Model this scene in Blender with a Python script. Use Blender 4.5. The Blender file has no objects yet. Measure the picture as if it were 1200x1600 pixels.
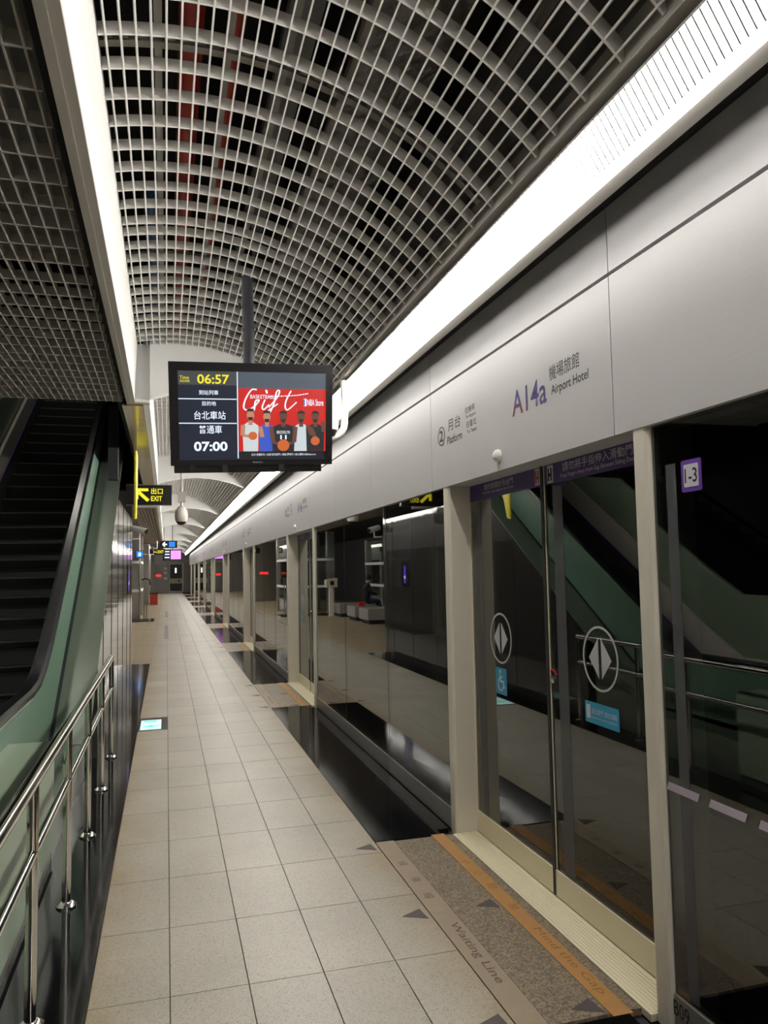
import bpy, math, random
from mathutils import Vector, Matrix
random.seed(7)
SC = bpy.context.scene
COL = SC.collection

# ------------------------------------------------------------------ camera
H = 1.63
def set_camera():
    f, cx, cy = 1205.0, 600.0, 800.0
    vy = Vector((260 - cx, 894 - cy, f)).normalized()
    n = Vector((260 - cx, 894 - cy, f)).cross(Vector((1260 - cx, 894 - 18.5 - cy, f))).normalized()
    vz = -n if n.y > 0 else n
    vx = vy.cross(vz)
    if vx.x < 0:
        vx = -vx
    # rows: camera axes in world coordinates
    right = Vector((vx.x, vy.x, vz.x)); down = Vector((vx.y, vy.y, vz.y)); fwd = Vector((vx.z, vy.z, vz.z))
    m = Matrix((right, -down, -fwd)).transposed().to_4x4()
    m.translation = Vector((0, 0, H))
    cam = bpy.data.cameras.new('camera')
    cam.sensor_fit = 'VERTICAL'; cam.sensor_height = 36.0; cam.lens = 36.0 * f / 1600.0
    cam.clip_start = 0.05; cam.clip_end = 200
    o = bpy.data.objects.new('camera', cam); COL.objects.link(o); o.matrix_world = m
    SC.camera = o
set_camera()

# ------------------------------------------------------------------ world, exposure
w = bpy.data.worlds.new('station_air'); SC.world = w; w.use_nodes = True
w.node_tree.nodes['Background'].inputs[0].default_value = (0.6, 0.62, 0.65, 1)
w.node_tree.nodes['Background'].inputs[1].default_value = 0.012
SC.view_settings.view_transform = 'Standard'
SC.view_settings.look = 'None'
SC.view_settings.gamma = 1.0
SC.view_settings.use_curve_mapping = False
SC.view_settings.exposure = 0.0
SC.cycles.max_bounces = 8; SC.cycles.diffuse_bounces = 3; SC.cycles.glossy_bounces = 4; SC.cycles.transparent_max_bounces = 10
STRIP_POWER = 57.0        # ceiling light strip, emission strength

# ------------------------------------------------------------------ materials
MATS = {}
def nodemat(name):
    m = bpy.data.materials.new(name); m.use_nodes = True
    nt = m.node_tree; b = nt.nodes['Principled BSDF']
    MATS[name] = m
    return m, nt, b
def mat(name, col, rough=0.5, metal=0.0, var=0.0, vscale=8.0, bump=0.0, bscale=40.0, spec=0.5, stretch=None):
    m, nt, b = nodemat(name)
    b.inputs['Base Color'].default_value = (*col, 1)
    b.inputs['Roughness'].default_value = rough
    b.inputs['Metallic'].default_value = metal
    b.inputs['Specular IOR Level'].default_value = spec
    tc = nt.nodes.new('ShaderNodeTexCoord'); src = tc.outputs['Object']
    if stretch:
        mp = nt.nodes.new('ShaderNodeMapping'); mp.inputs['Scale'].default_value = stretch
        nt.links.new(src, mp.inputs['Vector']); src = mp.outputs['Vector']
    if var > 0:
        n = nt.nodes.new('ShaderNodeTexNoise'); n.inputs['Scale'].default_value = vscale; n.inputs['Detail'].default_value = 5
        nt.links.new(src, n.inputs['Vector'])
        mx = nt.nodes.new('ShaderNodeMix'); mx.data_type = 'RGBA'
        mx.inputs[6].default_value = (*[c * (1 - var) for c in col], 1)
        mx.inputs[7].default_value = (*[min(1, c * (1 + var)) for c in col], 1)
        nt.links.new(n.outputs['Fac'], mx.inputs[0]); nt.links.new(mx.outputs[2], b.inputs['Base Color'])
    if bump > 0:
        n2 = nt.nodes.new('ShaderNodeTexNoise'); n2.inputs['Scale'].default_value = bscale; n2.inputs['Detail'].default_value = 3
        nt.links.new(src, n2.inputs['Vector'])
        bp = nt.nodes.new('ShaderNodeBump'); bp.inputs['Strength'].default_value = bump; bp.inputs['Distance'].default_value = 0.02
        nt.links.new(n2.outputs['Fac'], bp.inputs['Height']); nt.links.new(bp.outputs['Normal'], b.inputs['Normal'])
    return m
def emat(name, col, strength, base=(0.02, 0.02, 0.02)):
    m, nt, b = nodemat(name)
    b.inputs['Base Color'].default_value = (*base, 1)
    b.inputs['Emission Color'].default_value = (*col, 1)
    b.inputs['Emission Strength'].default_value = strength
    b.inputs['Roughness'].default_value = 0.3
    return m
def speckle(name, col, dark, light, scale, rough, amt=0.22, lamt=0.75, edge=False):
    m, nt, b = nodemat(name)
    tc = nt.nodes.new('ShaderNodeTexCoord')
    geo = nt.nodes.new('ShaderNodeNewGeometry')
    v = nt.nodes.new('ShaderNodeTexVoronoi'); v.inputs['Scale'].default_value = scale
    nt.links.new(geo.outputs['Position'], v.inputs['Vector'])
    sep = nt.nodes.new('ShaderNodeSeparateColor'); nt.links.new(v.outputs['Color'], sep.inputs[0])
    r = nt.nodes.new('ShaderNodeValToRGB'); r.color_ramp.interpolation = 'CONSTANT'
    e = r.color_ramp.elements; e[0].position = 0; e[0].color = (*dark, 1); e[1].position = amt; e[1].color = (*col, 1)
    x = e.new(lamt); x.color = (*light, 1)
    nt.links.new(sep.outputs[0], r.inputs[0])
    n = nt.nodes.new('ShaderNodeTexNoise'); n.inputs['Scale'].default_value = 1.3; n.inputs['Detail'].default_value = 4
    nt.links.new(geo.outputs['Position'], n.inputs['Vector'])
    rr = nt.nodes.new('ShaderNodeMapRange'); rr.inputs[1].default_value = 0.3; rr.inputs[2].default_value = 0.7
    rr.inputs[3].default_value = 0.86; rr.inputs[4].default_value = 1.06
    nt.links.new(n.outputs['Fac'], rr.inputs[0])
    oi = nt.nodes.new('ShaderNodeObjectInfo')
    r2 = nt.nodes.new('ShaderNodeMapRange'); r2.inputs[3].default_value = 0.94; r2.inputs[4].default_value = 1.04
    nt.links.new(oi.outputs['Random'], r2.inputs[0])
    mu = nt.nodes.new('ShaderNodeMath'); mu.operation = 'MULTIPLY'
    nt.links.new(rr.outputs[0], mu.inputs[0]); nt.links.new(r2.outputs[0], mu.inputs[1])
    hs = nt.nodes.new('ShaderNodeHueSaturation'); nt.links.new(r.outputs[0], hs.inputs['Color']); nt.links.new(mu.outputs[0], hs.inputs['Value'])
    last = hs.outputs[0]
    if edge:
        sx = nt.nodes.new('ShaderNodeSeparateXYZ'); nt.links.new(geo.outputs['Position'], sx.inputs[0])
        d1 = nt.nodes.new('ShaderNodeMath'); d1.operation = 'SUBTRACT'; d1.inputs[1].default_value = 0.458; nt.links.new(sx.outputs[0], d1.inputs[0])
        d2 = nt.nodes.new('ShaderNodeMath'); d2.operation = 'ABSOLUTE'; nt.links.new(d1.outputs[0], d2.inputs[0])
        n3 = nt.nodes.new('ShaderNodeTexNoise'); n3.inputs['Scale'].default_value = 3.0; n3.inputs['Detail'].default_value = 4; nt.links.new(geo.outputs['Position'], n3.inputs['Vector'])
        d3 = nt.nodes.new('ShaderNodeMath'); d3.operation = 'MULTIPLY_ADD'; d3.inputs[1].default_value = 0.35; nt.links.new(n3.outputs['Fac'], d3.inputs[0]); nt.links.new(d2.outputs[0], d3.inputs[2])
        mr = nt.nodes.new('ShaderNodeMapRange'); mr.inputs[1].default_value = 0.70; mr.inputs[2].default_value = 0.97; mr.inputs[4].default_value = 0.75; nt.links.new(d3.outputs[0], mr.inputs[0])
        mx = nt.nodes.new('ShaderNodeMix'); mx.data_type = 'RGBA'; mx.blend_type = 'MULTIPLY'; mx.inputs[7].default_value = (0.80, 0.66, 0.45, 1)
        nt.links.new(mr.outputs[0], mx.inputs[0]); nt.links.new(last, mx.inputs[6]); last = mx.outputs[2]
    nt.links.new(last, b.inputs['Base Color'])
    b.inputs['Roughness'].default_value = rough
    return m
def glassmat(name, tint, f0, rough=0.0):
    m = bpy.data.materials.new(name); m.use_nodes = True; MATS[name] = m
    nt = m.node_tree; nt.nodes.clear()
    out = nt.nodes.new('ShaderNodeOutputMaterial')
    lw = nt.nodes.new('ShaderNodeLayerWeight'); lw.inputs['Blend'].default_value = 0.5
    p = nt.nodes.new('ShaderNodeMath'); p.operation = 'POWER'; p.inputs[1].default_value = 4.2
    nt.links.new(lw.outputs['Facing'], p.inputs[0])
    ma = nt.nodes.new('ShaderNodeMath'); ma.operation = 'MULTIPLY_ADD'; ma.inputs[1].default_value = 1 - f0; ma.inputs[2].default_value = f0
    nt.links.new(p.outputs[0], ma.inputs[0])
    t = nt.nodes.new('ShaderNodeBsdfTransparent'); t.inputs[0].default_value = (*tint, 1)
    g = nt.nodes.new('ShaderNodeBsdfGlossy'); g.inputs['Roughness'].default_value = rough; g.inputs['Color'].default_value = (0.95, 0.95, 0.93, 1)
    mx = nt.nodes.new('ShaderNodeMixShader')
    nt.links.new(ma.outputs[0], mx.inputs[0]); nt.links.new(t.outputs[0], mx.inputs[1]); nt.links.new(g.outputs[0], mx.inputs[2])
    nt.links.new(mx.outputs[0], out.inputs[0])
    return m

speckle('tile', (0.415, 0.38, 0.315), (0.27, 0.24, 0.195), (0.46, 0.43, 0.37), 260, 0.38, 0.10, 0.72, True)
mat('grout', (0.10, 0.085, 0.07), 0.9)
speckle('mat_granite', (0.235, 0.18, 0.125), (0.14, 0.105, 0.075), (0.31, 0.25, 0.18), 130, 0.45, 0.35, 0.75)
mat('waiting_strip', (0.30, 0.235, 0.165), 0.5, var=0.15, vscale=12)
mat('waiting_text', (0.11, 0.08, 0.06), 0.6)
mat('gap_strip', (0.42, 0.215, 0.07), 0.5, var=0.18, vscale=9)
mat('gap_text', (0.28, 0.12, 0.02), 0.6)
mat('triangle', (0.075, 0.055, 0.06), 0.55)
mat('black_granite', (0.006, 0.006, 0.007), 0.085, var=0.5, vscale=60)
mat('steel', (0.55, 0.53, 0.49), 0.28, 1.0, stretch=(1, 1, 1))
mat('steel_polished', (0.72, 0.70, 0.66), 0.10, 1.0)
mat('post_metal', (0.78, 0.73, 0.63), 0.42, 0.1)
mat('sill_metal', (0.84, 0.77, 0.58), 0.4, 0.1)
mat('kick_metal', (0.33, 0.32, 0.29), 0.40, 0.6)
mat('fascia', (0.56, 0.55, 0.56), 0.45, 0.12, var=0.03, vscale=3, bump=0.03, bscale=90, stretch=(1, 0.08, 1))
mat('fascia_gap', (0.015, 0.015, 0.016), 0.9)
mat('ledge', (0.36, 0.34, 0.31), 0.5, 0.3)
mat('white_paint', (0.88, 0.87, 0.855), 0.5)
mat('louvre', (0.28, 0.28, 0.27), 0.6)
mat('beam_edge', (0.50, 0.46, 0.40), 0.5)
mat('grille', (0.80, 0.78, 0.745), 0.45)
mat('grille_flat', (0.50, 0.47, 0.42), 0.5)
mat('slat_brown', (0.33, 0.27, 0.21), 0.55)
mat('plenum', (0.018, 0.017, 0.017), 0.95)
mat('dark_wall', (0.03, 0.03, 0.032), 0.8)
mat('tunnel', (0.006, 0.006, 0.007), 0.9)
mat('red_pipe', (0.45, 0.03, 0.015), 0.4)
mat('blue_pipe', (0.05, 0.13, 0.32), 0.4)
mat('foil', (0.34, 0.32, 0.30), 0.35, 0.8, bump=1.0, bscale=14)
mat('channel', (0.36, 0.34, 0.31), 0.5, 0.5)
mat('grey_duct', (0.20, 0.195, 0.19), 0.6)
mat('black_plastic', (0.010, 0.010, 0.011), 0.28)
mat('black_matte', (0.014, 0.014, 0.016), 0.55)
mat('pole_black', (0.025, 0.026, 0.032), 0.35)
mat('white_plastic', (0.78, 0.77, 0.72), 0.35)
mat('ink', (0.012, 0.012, 0.014), 0.6)
mat('white_ink', (0.62, 0.62, 0.66), 0.6)
mat('film_white', (0.50, 0.50, 0.50), 0.5)
mat('purple_film', (0.065, 0.030, 0.17), 0.45)
mat('purple_sticker', (0.13, 0.04, 0.36), 0.45)
mat('sticker_face', (0.62, 0.60, 0.66), 0.5)
mat('blue_sticker', (0.02, 0.30, 0.52), 0.45)
mat('dash_film', (0.58, 0.50, 0.62), 0.5)
mat('red_mark', (0.65, 0.02, 0.02), 0.4)
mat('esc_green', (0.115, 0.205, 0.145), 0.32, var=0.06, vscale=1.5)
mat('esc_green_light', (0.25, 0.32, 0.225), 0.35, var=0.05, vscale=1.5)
mat('esc_deck', (0.22, 0.25, 0.205), 0.28, 0.6)
mat('esc_step', (0.012, 0.012, 0.013), 0.5, 0.3)
mat('esc_nose', (0.26, 0.22, 0.15), 0.5)
mat('rubber', (0.010, 0.010, 0.012), 0.24)
mat('purple_glow', (0.14, 0.06, 0.30), 0.3)
mat('mirror_steel', (0.045, 0.043, 0.040), 0.05, 0.0, spec=0.9, bump=0.12, bscale=3.0, stretch=(1, 1.3, 0.12))
mat('soffit_metal', (0.62, 0.56, 0.43), 0.16, 0.85)
mat('portal_grey', (0.40, 0.385, 0.36), 0.6)
mat('yellow', (0.80, 0.66, 0.02), 0.35)
mat('red_bin', (0.40, 0.035, 0.02), 0.5)
mat('jacket', (0.012, 0.014, 0.022), 0.8)
mat('jeans', (0.03, 0.05, 0.09), 0.8)
mat('skin', (0.55, 0.33, 0.22), 0.5)
mat('hair', (0.010, 0.008, 0.007), 0.6)
mat('bench_stone', (0.36, 0.34, 0.31), 0.6, var=0.1)
mat('cream', (0.62, 0.58, 0.45), 0.5)
mat('comb_plate', (0.22, 0.21, 0.19), 0.4, 0.7)
glassmat('screen_glass', (0.40, 0.43, 0.42), 0.10)
glassmat('clear_glass', (0.75, 0.80, 0.78), 0.05)
glassmat('frit', (0.6, 0.6, 0.6), 0.03)
# pale half-transparent grey strip near the pane edge
def stripmat():
    m = bpy.data.materials.new('frit_strip'); m.use_nodes = True; MATS['frit_strip'] = m
    nt = m.node_tree; b = nt.nodes['Principled BSDF']
    b.inputs['Base Color'].default_value = (0.17, 0.17, 0.185, 1); b.inputs['Roughness'].default_value = 0.5
    t = nt.nodes.new('ShaderNodeBsdfTransparent'); mx = nt.nodes.new('ShaderNodeMixShader'); mx.inputs[0].default_value = 0.36
    nt.links.new(t.outputs[0], mx.inputs[1]); nt.links.new(b.outputs[0], mx.inputs[2])
    nt.links.new(mx.outputs[0], nt.nodes['Material Output'].inputs[0])
stripmat()
# lettering whose printed ink runs from red (bottom left) to blue violet (top)
def grad_ink():
    m, nt, b = nodemat('gradient_ink')
    geo = nt.nodes.new('ShaderNodeTexCoord'); sep = nt.nodes.new('ShaderNodeSeparateXYZ')
    nt.links.new(geo.outputs['Object'], sep.inputs[0])
    wr = nt.nodes.new('ShaderNodeMath'); wr.operation = 'WRAP'; wr.inputs[1].default_value = 9.9; wr.inputs[2].default_value = 3.18
    nt.links.new(sep.outputs[1], wr.inputs[0])
    m1 = nt.nodes.new('ShaderNodeMapRange'); m1.inputs[1].default_value = 3.195; m1.inputs[2].default_value = 3.565
    m1.inputs[3].default_value = 0.45; m1.inputs[4].default_value = 0.0; nt.links.new(wr.outputs[0], m1.inputs[0])
    m2 = nt.nodes.new('ShaderNodeMapRange'); m2.inputs[1].default_value = 2.385; m2.inputs[2].default_value = 2.515; nt.links.new(sep.outputs[2], m2.inputs[0])
    a = nt.nodes.new('ShaderNodeMath'); a.operation = 'ADD'; nt.links.new(m1.outputs[0], a.inputs[0]); nt.links.new(m2.outputs[0], a.inputs[1])
    r = nt.nodes.new('ShaderNodeValToRGB'); e = r.color_ramp.elements
    e[0].position = 0.10; e[0].color = (0.20, 0.008, 0.035, 1); e[1].position = 0.62; e[1].color = (0.05, 0.045, 0.20, 1)
    nt.links.new(a.outputs[0], r.inputs[0]); nt.links.new(r.outputs[0], b.inputs['Base Color'])
grad_ink()
emat('strip_glow', (1.0, 0.965, 0.90), STRIP_POWER, (0.8, 0.8, 0.8))
emat('lens_glow', (1.0, 0.965, 0.90), STRIP_POWER * 0.29, (0.8, 0.8, 0.8))
emat('well_glow', (1.0, 0.96, 0.88), 42.0)
emat('scr_navy', (0.006, 0.011, 0.028), 1.0)
emat('scr_slate', (0.075, 0.095, 0.125), 1.0)
emat('scr_header', (0.055, 0.062, 0.060), 1.0)
emat('scr_white', (0.80, 0.88, 1.0), 1.2)
emat('scr_yellow', (0.90, 0.80, 0.03), 1.0)
emat('scr_red', (0.62, 0.012, 0.008), 1.0)
emat('scr_red_dark', (0.25, 0.004, 0.004), 1.0)
emat('scr_black', (0.006, 0.007, 0.012), 1.0)
emat('scr_skin_a', (0.52, 0.24, 0.14), 1.0)
emat('scr_skin_b', (0.14, 0.055, 0.035), 1.0)
emat('scr_jersey_white', (0.62, 0.68, 0.70), 1.0)
emat('scr_jersey_blue', (0.04, 0.10, 0.55), 1.0)
emat('scr_jersey_dark', (0.015, 0.016, 0.022), 1.0)
emat('scr_ball', (0.62, 0.13, 0.03), 1.0)
emat('sign_yellow', (0.95, 0.80, 0.02), 1.1)
emat('sign_blue', (0.01, 0.22, 0.75), 1.2)
emat('sign_white', (0.9, 0.95, 1.0), 1.6)
emat('sign_purple', (0.75, 0.25, 0.9), 1.6)
emat('sign_red', (1.0, 0.03, 0.03), 1.6)
emat('sign_cyan', (0.10, 0.80, 0.62), 1.1)
emat('sign_pale', (0.62, 0.95, 0.90), 1.2)
emat('purple_led', (0.16, 0.05, 0.75), 1.2)

# ------------------------------------------------------------------ mesh helpers
WLOC = {}
class MB:
    def __init__(s): s.v = []; s.f = []
    def add(s, vs, fs):
        n = len(s.v); s.v += [tuple(v) for v in vs]; s.f += [tuple(i + n for i in f) for f in fs]; return s
    def box(s, x0, x1, y0, y1, z0, z1):
        return s.add([(x0,y0,z0),(x1,y0,z0),(x1,y1,z0),(x0,y1,z0),(x0,y0,z1),(x1,y0,z1),(x1,y1,z1),(x0,y1,z1)],
                     [(0,3,2,1),(4,5,6,7),(0,1,5,4),(1,2,6,5),(2,3,7,6),(3,0,4,7)])
    def prism(s, poly, a0, a1, axis):
        def pt(p, a):
            return {'x': (a, p[0], p[1]), 'y': (p[0], a, p[1]), 'z': (p[0], p[1], a)}[axis]
        n = len(poly)
        return s.add([pt(p, a0) for p in poly] + [pt(p, a1) for p in poly],
                     [tuple(range(n - 1, -1, -1)), tuple(range(n, 2 * n))] + [(i, (i + 1) % n, (i + 1) % n + n, i + n) for i in range(n)])
    def strip(s, pa, pb, a0, a1, axis):      # solid between two polylines of equal length
        for i in range(len(pa) - 1):
            s.prism([pa[i], pa[i + 1], pb[i + 1], pb[i]], a0, a1, axis)
        return s
    def tube(s, pts, r, seg=12, cap=True):
        pts = [Vector(p) for p in pts]; n0 = len(s.v); up = None
        for i, p in enumerate(pts):
            d = (pts[min(i + 1, len(pts) - 1)] - pts[max(i - 1, 0)]).normalized()
            if up is None:
                up = Vector((0, 0, 1)) if abs(d.z) < 0.9 else Vector((1, 0, 0))
            a = d.cross(up).normalized(); b = a.cross(d).normalized(); up = b
            rr = r[i] if isinstance(r, (list, tuple)) else r
            for k in range(seg):
                t = 2 * math.pi * k / seg
                s.v.append(tuple(p + a * math.cos(t) * rr + b * math.sin(t) * rr))
        for i in range(len(pts) - 1):
            for k in range(seg):
                a = n0 + i * seg + k; b = n0 + i * seg + (k + 1) % seg
                s.f.append((a, b, b + seg, a + seg))
        if cap:
            s.f.append(tuple(n0 + k for k in range(seg - 1, -1, -1)))
            e = n0 + (len(pts) - 1) * seg
            s.f.append(tuple(e + k for k in range(seg)))
        return s
    def lathe(s, prof, c, axis='z', seg=20, cap=True):   # prof: (radius, height)
        pts = []
        n0 = len(s.v)
        for r, h in prof:
            for k in range(seg):
                t = 2 * math.pi * k / seg
                u, v = r * math.cos(t), r * math.sin(t)
                d = {'z': (u, v, h), 'x': (h, u, v), 'y': (u, h, v)}[axis]
                s.v.append((c[0] + d[0], c[1] + d[1], c[2] + d[2]))
        for i in range(len(prof) - 1):
            for k in range(seg):
                a = n0 + i * seg + k; b = n0 + i * seg + (k + 1) % seg
                s.f.append((a, b, b + seg, a + seg))
        if not cap: return s
        s.f.append(tuple(n0 + k for k in range(seg - 1, -1, -1)))
        e = n0 + (len(prof) - 1) * seg; s.f.append(tuple(e + k for k in range(seg)))
        return s
    def mesh(s, name, mt, smooth=False):
        me = bpy.data.meshes.new(name); me.from_pydata(s.v, [], s.f); me.update()
        import bmesh
        bm = bmesh.new(); bm.from_mesh(me); bmesh.ops.recalc_face_normals(bm, faces=bm.faces); bm.to_mesh(me); bm.free()
        me.materials.append(MATS[mt])
        if smooth:
            for p in me.polygons: p.use_smooth = True
            try: me.set_sharp_from_angle(angle=math.radians(35))
            except Exception: pass
        return me
def put(name, me, parent=None, loc=(0, 0, 0), rot=None, label=None):
    o = bpy.data.objects.new(name, me); COL.objects.link(o)
    loc = Vector(loc); WLOC[o.name] = loc
    if parent is not None:
        o.parent = parent; o.location = loc - WLOC[parent.name]
    else:
        o.location = loc
    if rot: o.rotation_euler = rot
    if label: o['label'] = label
    return o
def part(name, mb, mt, parent=None, smooth=False, label=None):
    return put(name, mb.mesh(name, mt, smooth), parent, label=label)
def tag(o, label, cat, group=None):
    o['label'] = label; o['category'] = cat
    if group: o['group'] = group
    return o
def struct(o, label=None):
    o['kind'] = 'structure'
    if label: o['label'] = label
    return o
def thing(name, label, cat, loc=(0, 0, 0), group=None):
    o = put(name, None, None, loc); o.empty_display_size = 0.1
    return tag(o, label, cat, group)
def copy_tree(o, dy, label=None, parent=None):
    c = o.copy(); COL.objects.link(c)
    if parent is None:
        c.location = o.location + Vector((0, dy, 0))
        if label: c['label'] = label
    else:
        c.parent = parent
    WLOC[c.name] = WLOC[o.name] + Vector((0, dy, 0))
    for ch in list(o.children): copy_tree(ch, 0 if parent is None else 0, None, c)
    return c
# flat print and lettering -------------------------------------------------
FACE_MX = (Vector((0, -1, 0)), Vector((0, 0, 1)))     # on a face looking towards -X
FACE_MY = (Vector((1, 0, 0)), Vector((0, 0, 1)))      # on a face looking towards -Y
FLOORT = (Vector((0, -1, 0)), Vector((1, 0, 0)))      # on the floor, read along -Y
FACE_PX = (Vector((0, 1, 0)), Vector((0, 0, 1)))
def basis(origin, axes):
    r, u = axes; n = r.cross(u)
    m = Matrix((r, u, n)).transposed().to_4x4(); m.translation = Vector(origin); return m
TXT = {}
def text_mesh(body, w, h, mt, shear=0.0, bold=0.0):
    key = (body, round(w, 4), round(h, 4), mt, shear, bold)
    if key in TXT: return TXT[key]
    c = bpy.data.curves.new('lettering', 'FONT'); c.body = body; c.shear = shear; c.resolution_u = 3; c.offset = bold
    o = bpy.data.objects.new('lettering_source', c); COL.objects.link(o)
    dg = bpy.context.evaluated_depsgraph_get(); dg.update()
    me = bpy.data.meshes.new_from_object(o.evaluated_get(dg))
    bpy.data.objects.remove(o); bpy.data.curves.remove(c)
    xs = [v.co.x for v in me.vertices]; ys = [v.co.y for v in me.vertices]
    x0, x1, y0, y1 = min(xs), max(xs), min(ys), max(ys)
    sy = h / (y1 - y0); sx = (w / (x1 - x0)) if w else sy
    for v in me.vertices:
        v.co = ((v.co.x - x0) * sx, (v.co.y - y0) * sy, 0)
    me.materials.clear(); me.materials.append(MATS[mt]); me.name = 'lettering'
    TXT[key] = me
    return me
def text(body, origin, axes, w, h, mt, parent, name='lettering', shear=0.0, bold=0.0, label=None):
    """origin: lower left corner of the lettering; w, h: its size"""
    me = text_mesh(body, w, h, mt, shear, bold).copy()
    me.transform(basis(origin, axes))
    return put(name, me, parent, label=label)
def flat(name, polys, origin, axes, mt, parent, t=0.0012, label=None):
    mb = MB()
    for p in polys: mb.prism(p, 0, t, 'z')
    me = mb.mesh(name, mt); me.transform(basis(origin, axes))
    return put(name, me, parent, label=label)
def rect(x0, x1, y0, y1, c=0):
    if not c: return [(x0, y0), (x1, y0), (x1, y1), (x0, y1)]
    P = []
    for cx_, cy_, a in ((x1 - c, y0 + c, -90), (x1 - c, y1 - c, 0), (x0 + c, y1 - c, 90), (x0 + c, y0 + c, 180)):
        for k in range(4):
            t = math.radians(a + 30 * k); P.append((cx_ + c * math.cos(t), cy_ + c * math.sin(t)))
    return P
def disc(cx_, cy_, rx, ry=None, n=24):
    ry = ry or rx
    return [(cx_ + rx * math.cos(2 * math.pi * k / n), cy_ + ry * math.sin(2 * math.pi * k / n)) for k in range(n)]
def ring(cx_, cy_, r0, r1, a0=0, a1=360, n=28, asp=1.0):
    P = []
    for k in range(n):
        t0 = math.radians(a0 + (a1 - a0) * k / n); t1 = math.radians(a0 + (a1 - a0) * (k + 1) / n)
        P.append([(cx_ + r0 * math.cos(t0), cy_ + asp * r0 * math.sin(t0)), (cx_ + r1 * math.cos(t0), cy_ + asp * r1 * math.sin(t0)),
                  (cx_ + r1 * math.cos(t1), cy_ + asp * r1 * math.sin(t1)), (cx_ + r0 * math.cos(t1), cy_ + asp * r0 * math.sin(t1))])
    return P
def line(x0, y0, x1, y1, wd):
    dx, dy = x1 - x0, y1 - y0; L = math.hypot(dx, dy); nx, ny = -dy / L * wd / 2, dx / L * wd / 2
    return [(x0 + nx, y0 + ny), (x0 - nx, y0 - ny), (x1 - nx, y1 - ny), (x1 + nx, y1 + ny)]

PITCH = 6.72
YA = -8.0           # the platform goes on a little behind the viewer
YZ = 64.0           # end wall
ORD = ['nearest', 'second', 'third', 'fourth', 'fifth', 'sixth', 'seventh', 'eighth', 'ninth', 'tenth']

# ================================================================== FLOOR
fl = MB()
fl.box(-6, 1.20, YA, YZ, -0.20, -0.006)
floor = struct(part('floor', fl, 'grout'), 'beige speckled stone tile platform floor')
tx = [-0.283, 0.017, 0.318, 0.619, 0.92, 1.20]
tile_me = {}
for c in range(5):
    g = 0.0022
    tile_me[c] = MB().box(tx[c] + g, tx[c + 1] - g, g, 0.60 - g, -0.02, 0).mesh('tile', 'tile')
ty0 = 4.41 - 0.6 * 6
nrow = 50
skip_sign = (8.45, 9.15)
for r in range(nrow):
    y = ty0 + 0.6 * r
    for c in range(5):
        if c == 0 and 8.4 < y < 8.9:
            continue                                        # the lit floor sign takes this tile's place
        put('tile', tile_me[c], floor, (0, y, 0))
rest = MB()
y = ty0
for yy0, yy1 in ((YA, ty0), (ty0 + 0.6 * nrow, YZ)):
    n = int(math.ceil((yy1 - yy0) / 0.6))
    for r in range(n):
        for c in range(5):
            a = yy1 - 0.6 * (r + 1) if yy0 == YA else yy0 + 0.6 * r
            rest.box(tx[c] + .0022, tx[c + 1] - .0022, max(a, yy0) + .0022, min(a + 0.6, yy1) - .0022, -0.02, 0)
# wide side floor beyond the mirrored wall, and the edge course
for r in range(84):
    a = 14.61 + 0.6 * r
    if a > YZ - 0.1: break
    for c in range(14):
        x1 = -0.283 - 0.3 * c
        rest.box(x1 - 0.3 + .0022, x1 - .0022, a + .0022, min(a + 0.6, YZ) - .0022, -0.02, 0)
o = part('floor_tiles_beyond', rest, 'tile', floor); o['kind'] = 'stuff'
part('slab_under_escalator', MB().box(-6, -0.64, YA, 14.6, -0.02, -0.001), 'comb_plate', floor)
part('granite_border', MB().box(-0.64, -0.285, YA, 14.55, -0.02, 0.004), 'black_granite', floor, label='polished black granite border below the railing')
# triangular direction markers let into the floor tiles, per door
tri = [(0, 0.055), (0.11, 0.0), (0.11, 0.11)]
for k in range(-1, 5):
    for yy in (2.62, 3.535, 4.455):
        y0 = yy + PITCH * k
        if y0 < 1: continue
        t = MB().prism([(1.065, y0 + .05), (1.178, y0 - .005), (1.168, y0 + .105)] if yy > 2.7 else [(1.065, y0 + .06), (1.178, y0 - .0), (1.168, y0 + .105)], 0.0002, 0.0015, 'z')
        put('triangle_marker', t.mesh('triangle_marker', 'triangle'), floor)
# grate slots further along
for i in range(8):
    y0 = 20.0 + i * 0.62
    part('drain_slot', MB().box(-0.055, 0.055, y0, y0 + 0.22, 0.0003, 0.002), 'triangle', floor)
for i in range(5):
    y0 = 29.5 + i * 0.9
    part('drain_slot', MB().box(-0.055, 0.055, y0, y0 + 0.30, 0.0003, 0.002), 'triangle', floor)

# ================================================================== RIGHT WALL: FASCIA
wall_r = struct(part('wall_right', MB().box(1.765, 2.1, YA, YZ, 2.15, 3.5), 'fascia_gap'), 'pale grey metal fascia above the platform screen doors')
seams = []
k = -2
while True:
    b = PITCH * k
    for s in (2.65, 4.82, 6.40, 7.90):
        seams.append(b + s)
    k += 1
    if b > YZ: break
seams = [s for s in seams if YA < s < YZ]
fas_low = {}; 
for i in range(len(seams) - 1):
    y0, y1 = seams[i] + 0.003, seams[i + 1] - 0.003
    p = MB().prism([(1.70, 2.15), (1.76, 2.15), (1.76, 2.778), (1.70, 2.778)], y0, y1, 'y')
    p.box(1.70, 1.86, y0, y1, 2.135, 2.15)
    lo = part('fascia_panel', p, 'fascia', wall_r)
    part('fascia_panel', MB().box(1.70, 1.76, y0, y1, 2.794, 3.3), 'fascia', wall_r)
    fas_low[round(seams[i] % PITCH, 2), int(seams[i] // PITCH)] = lo
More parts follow.
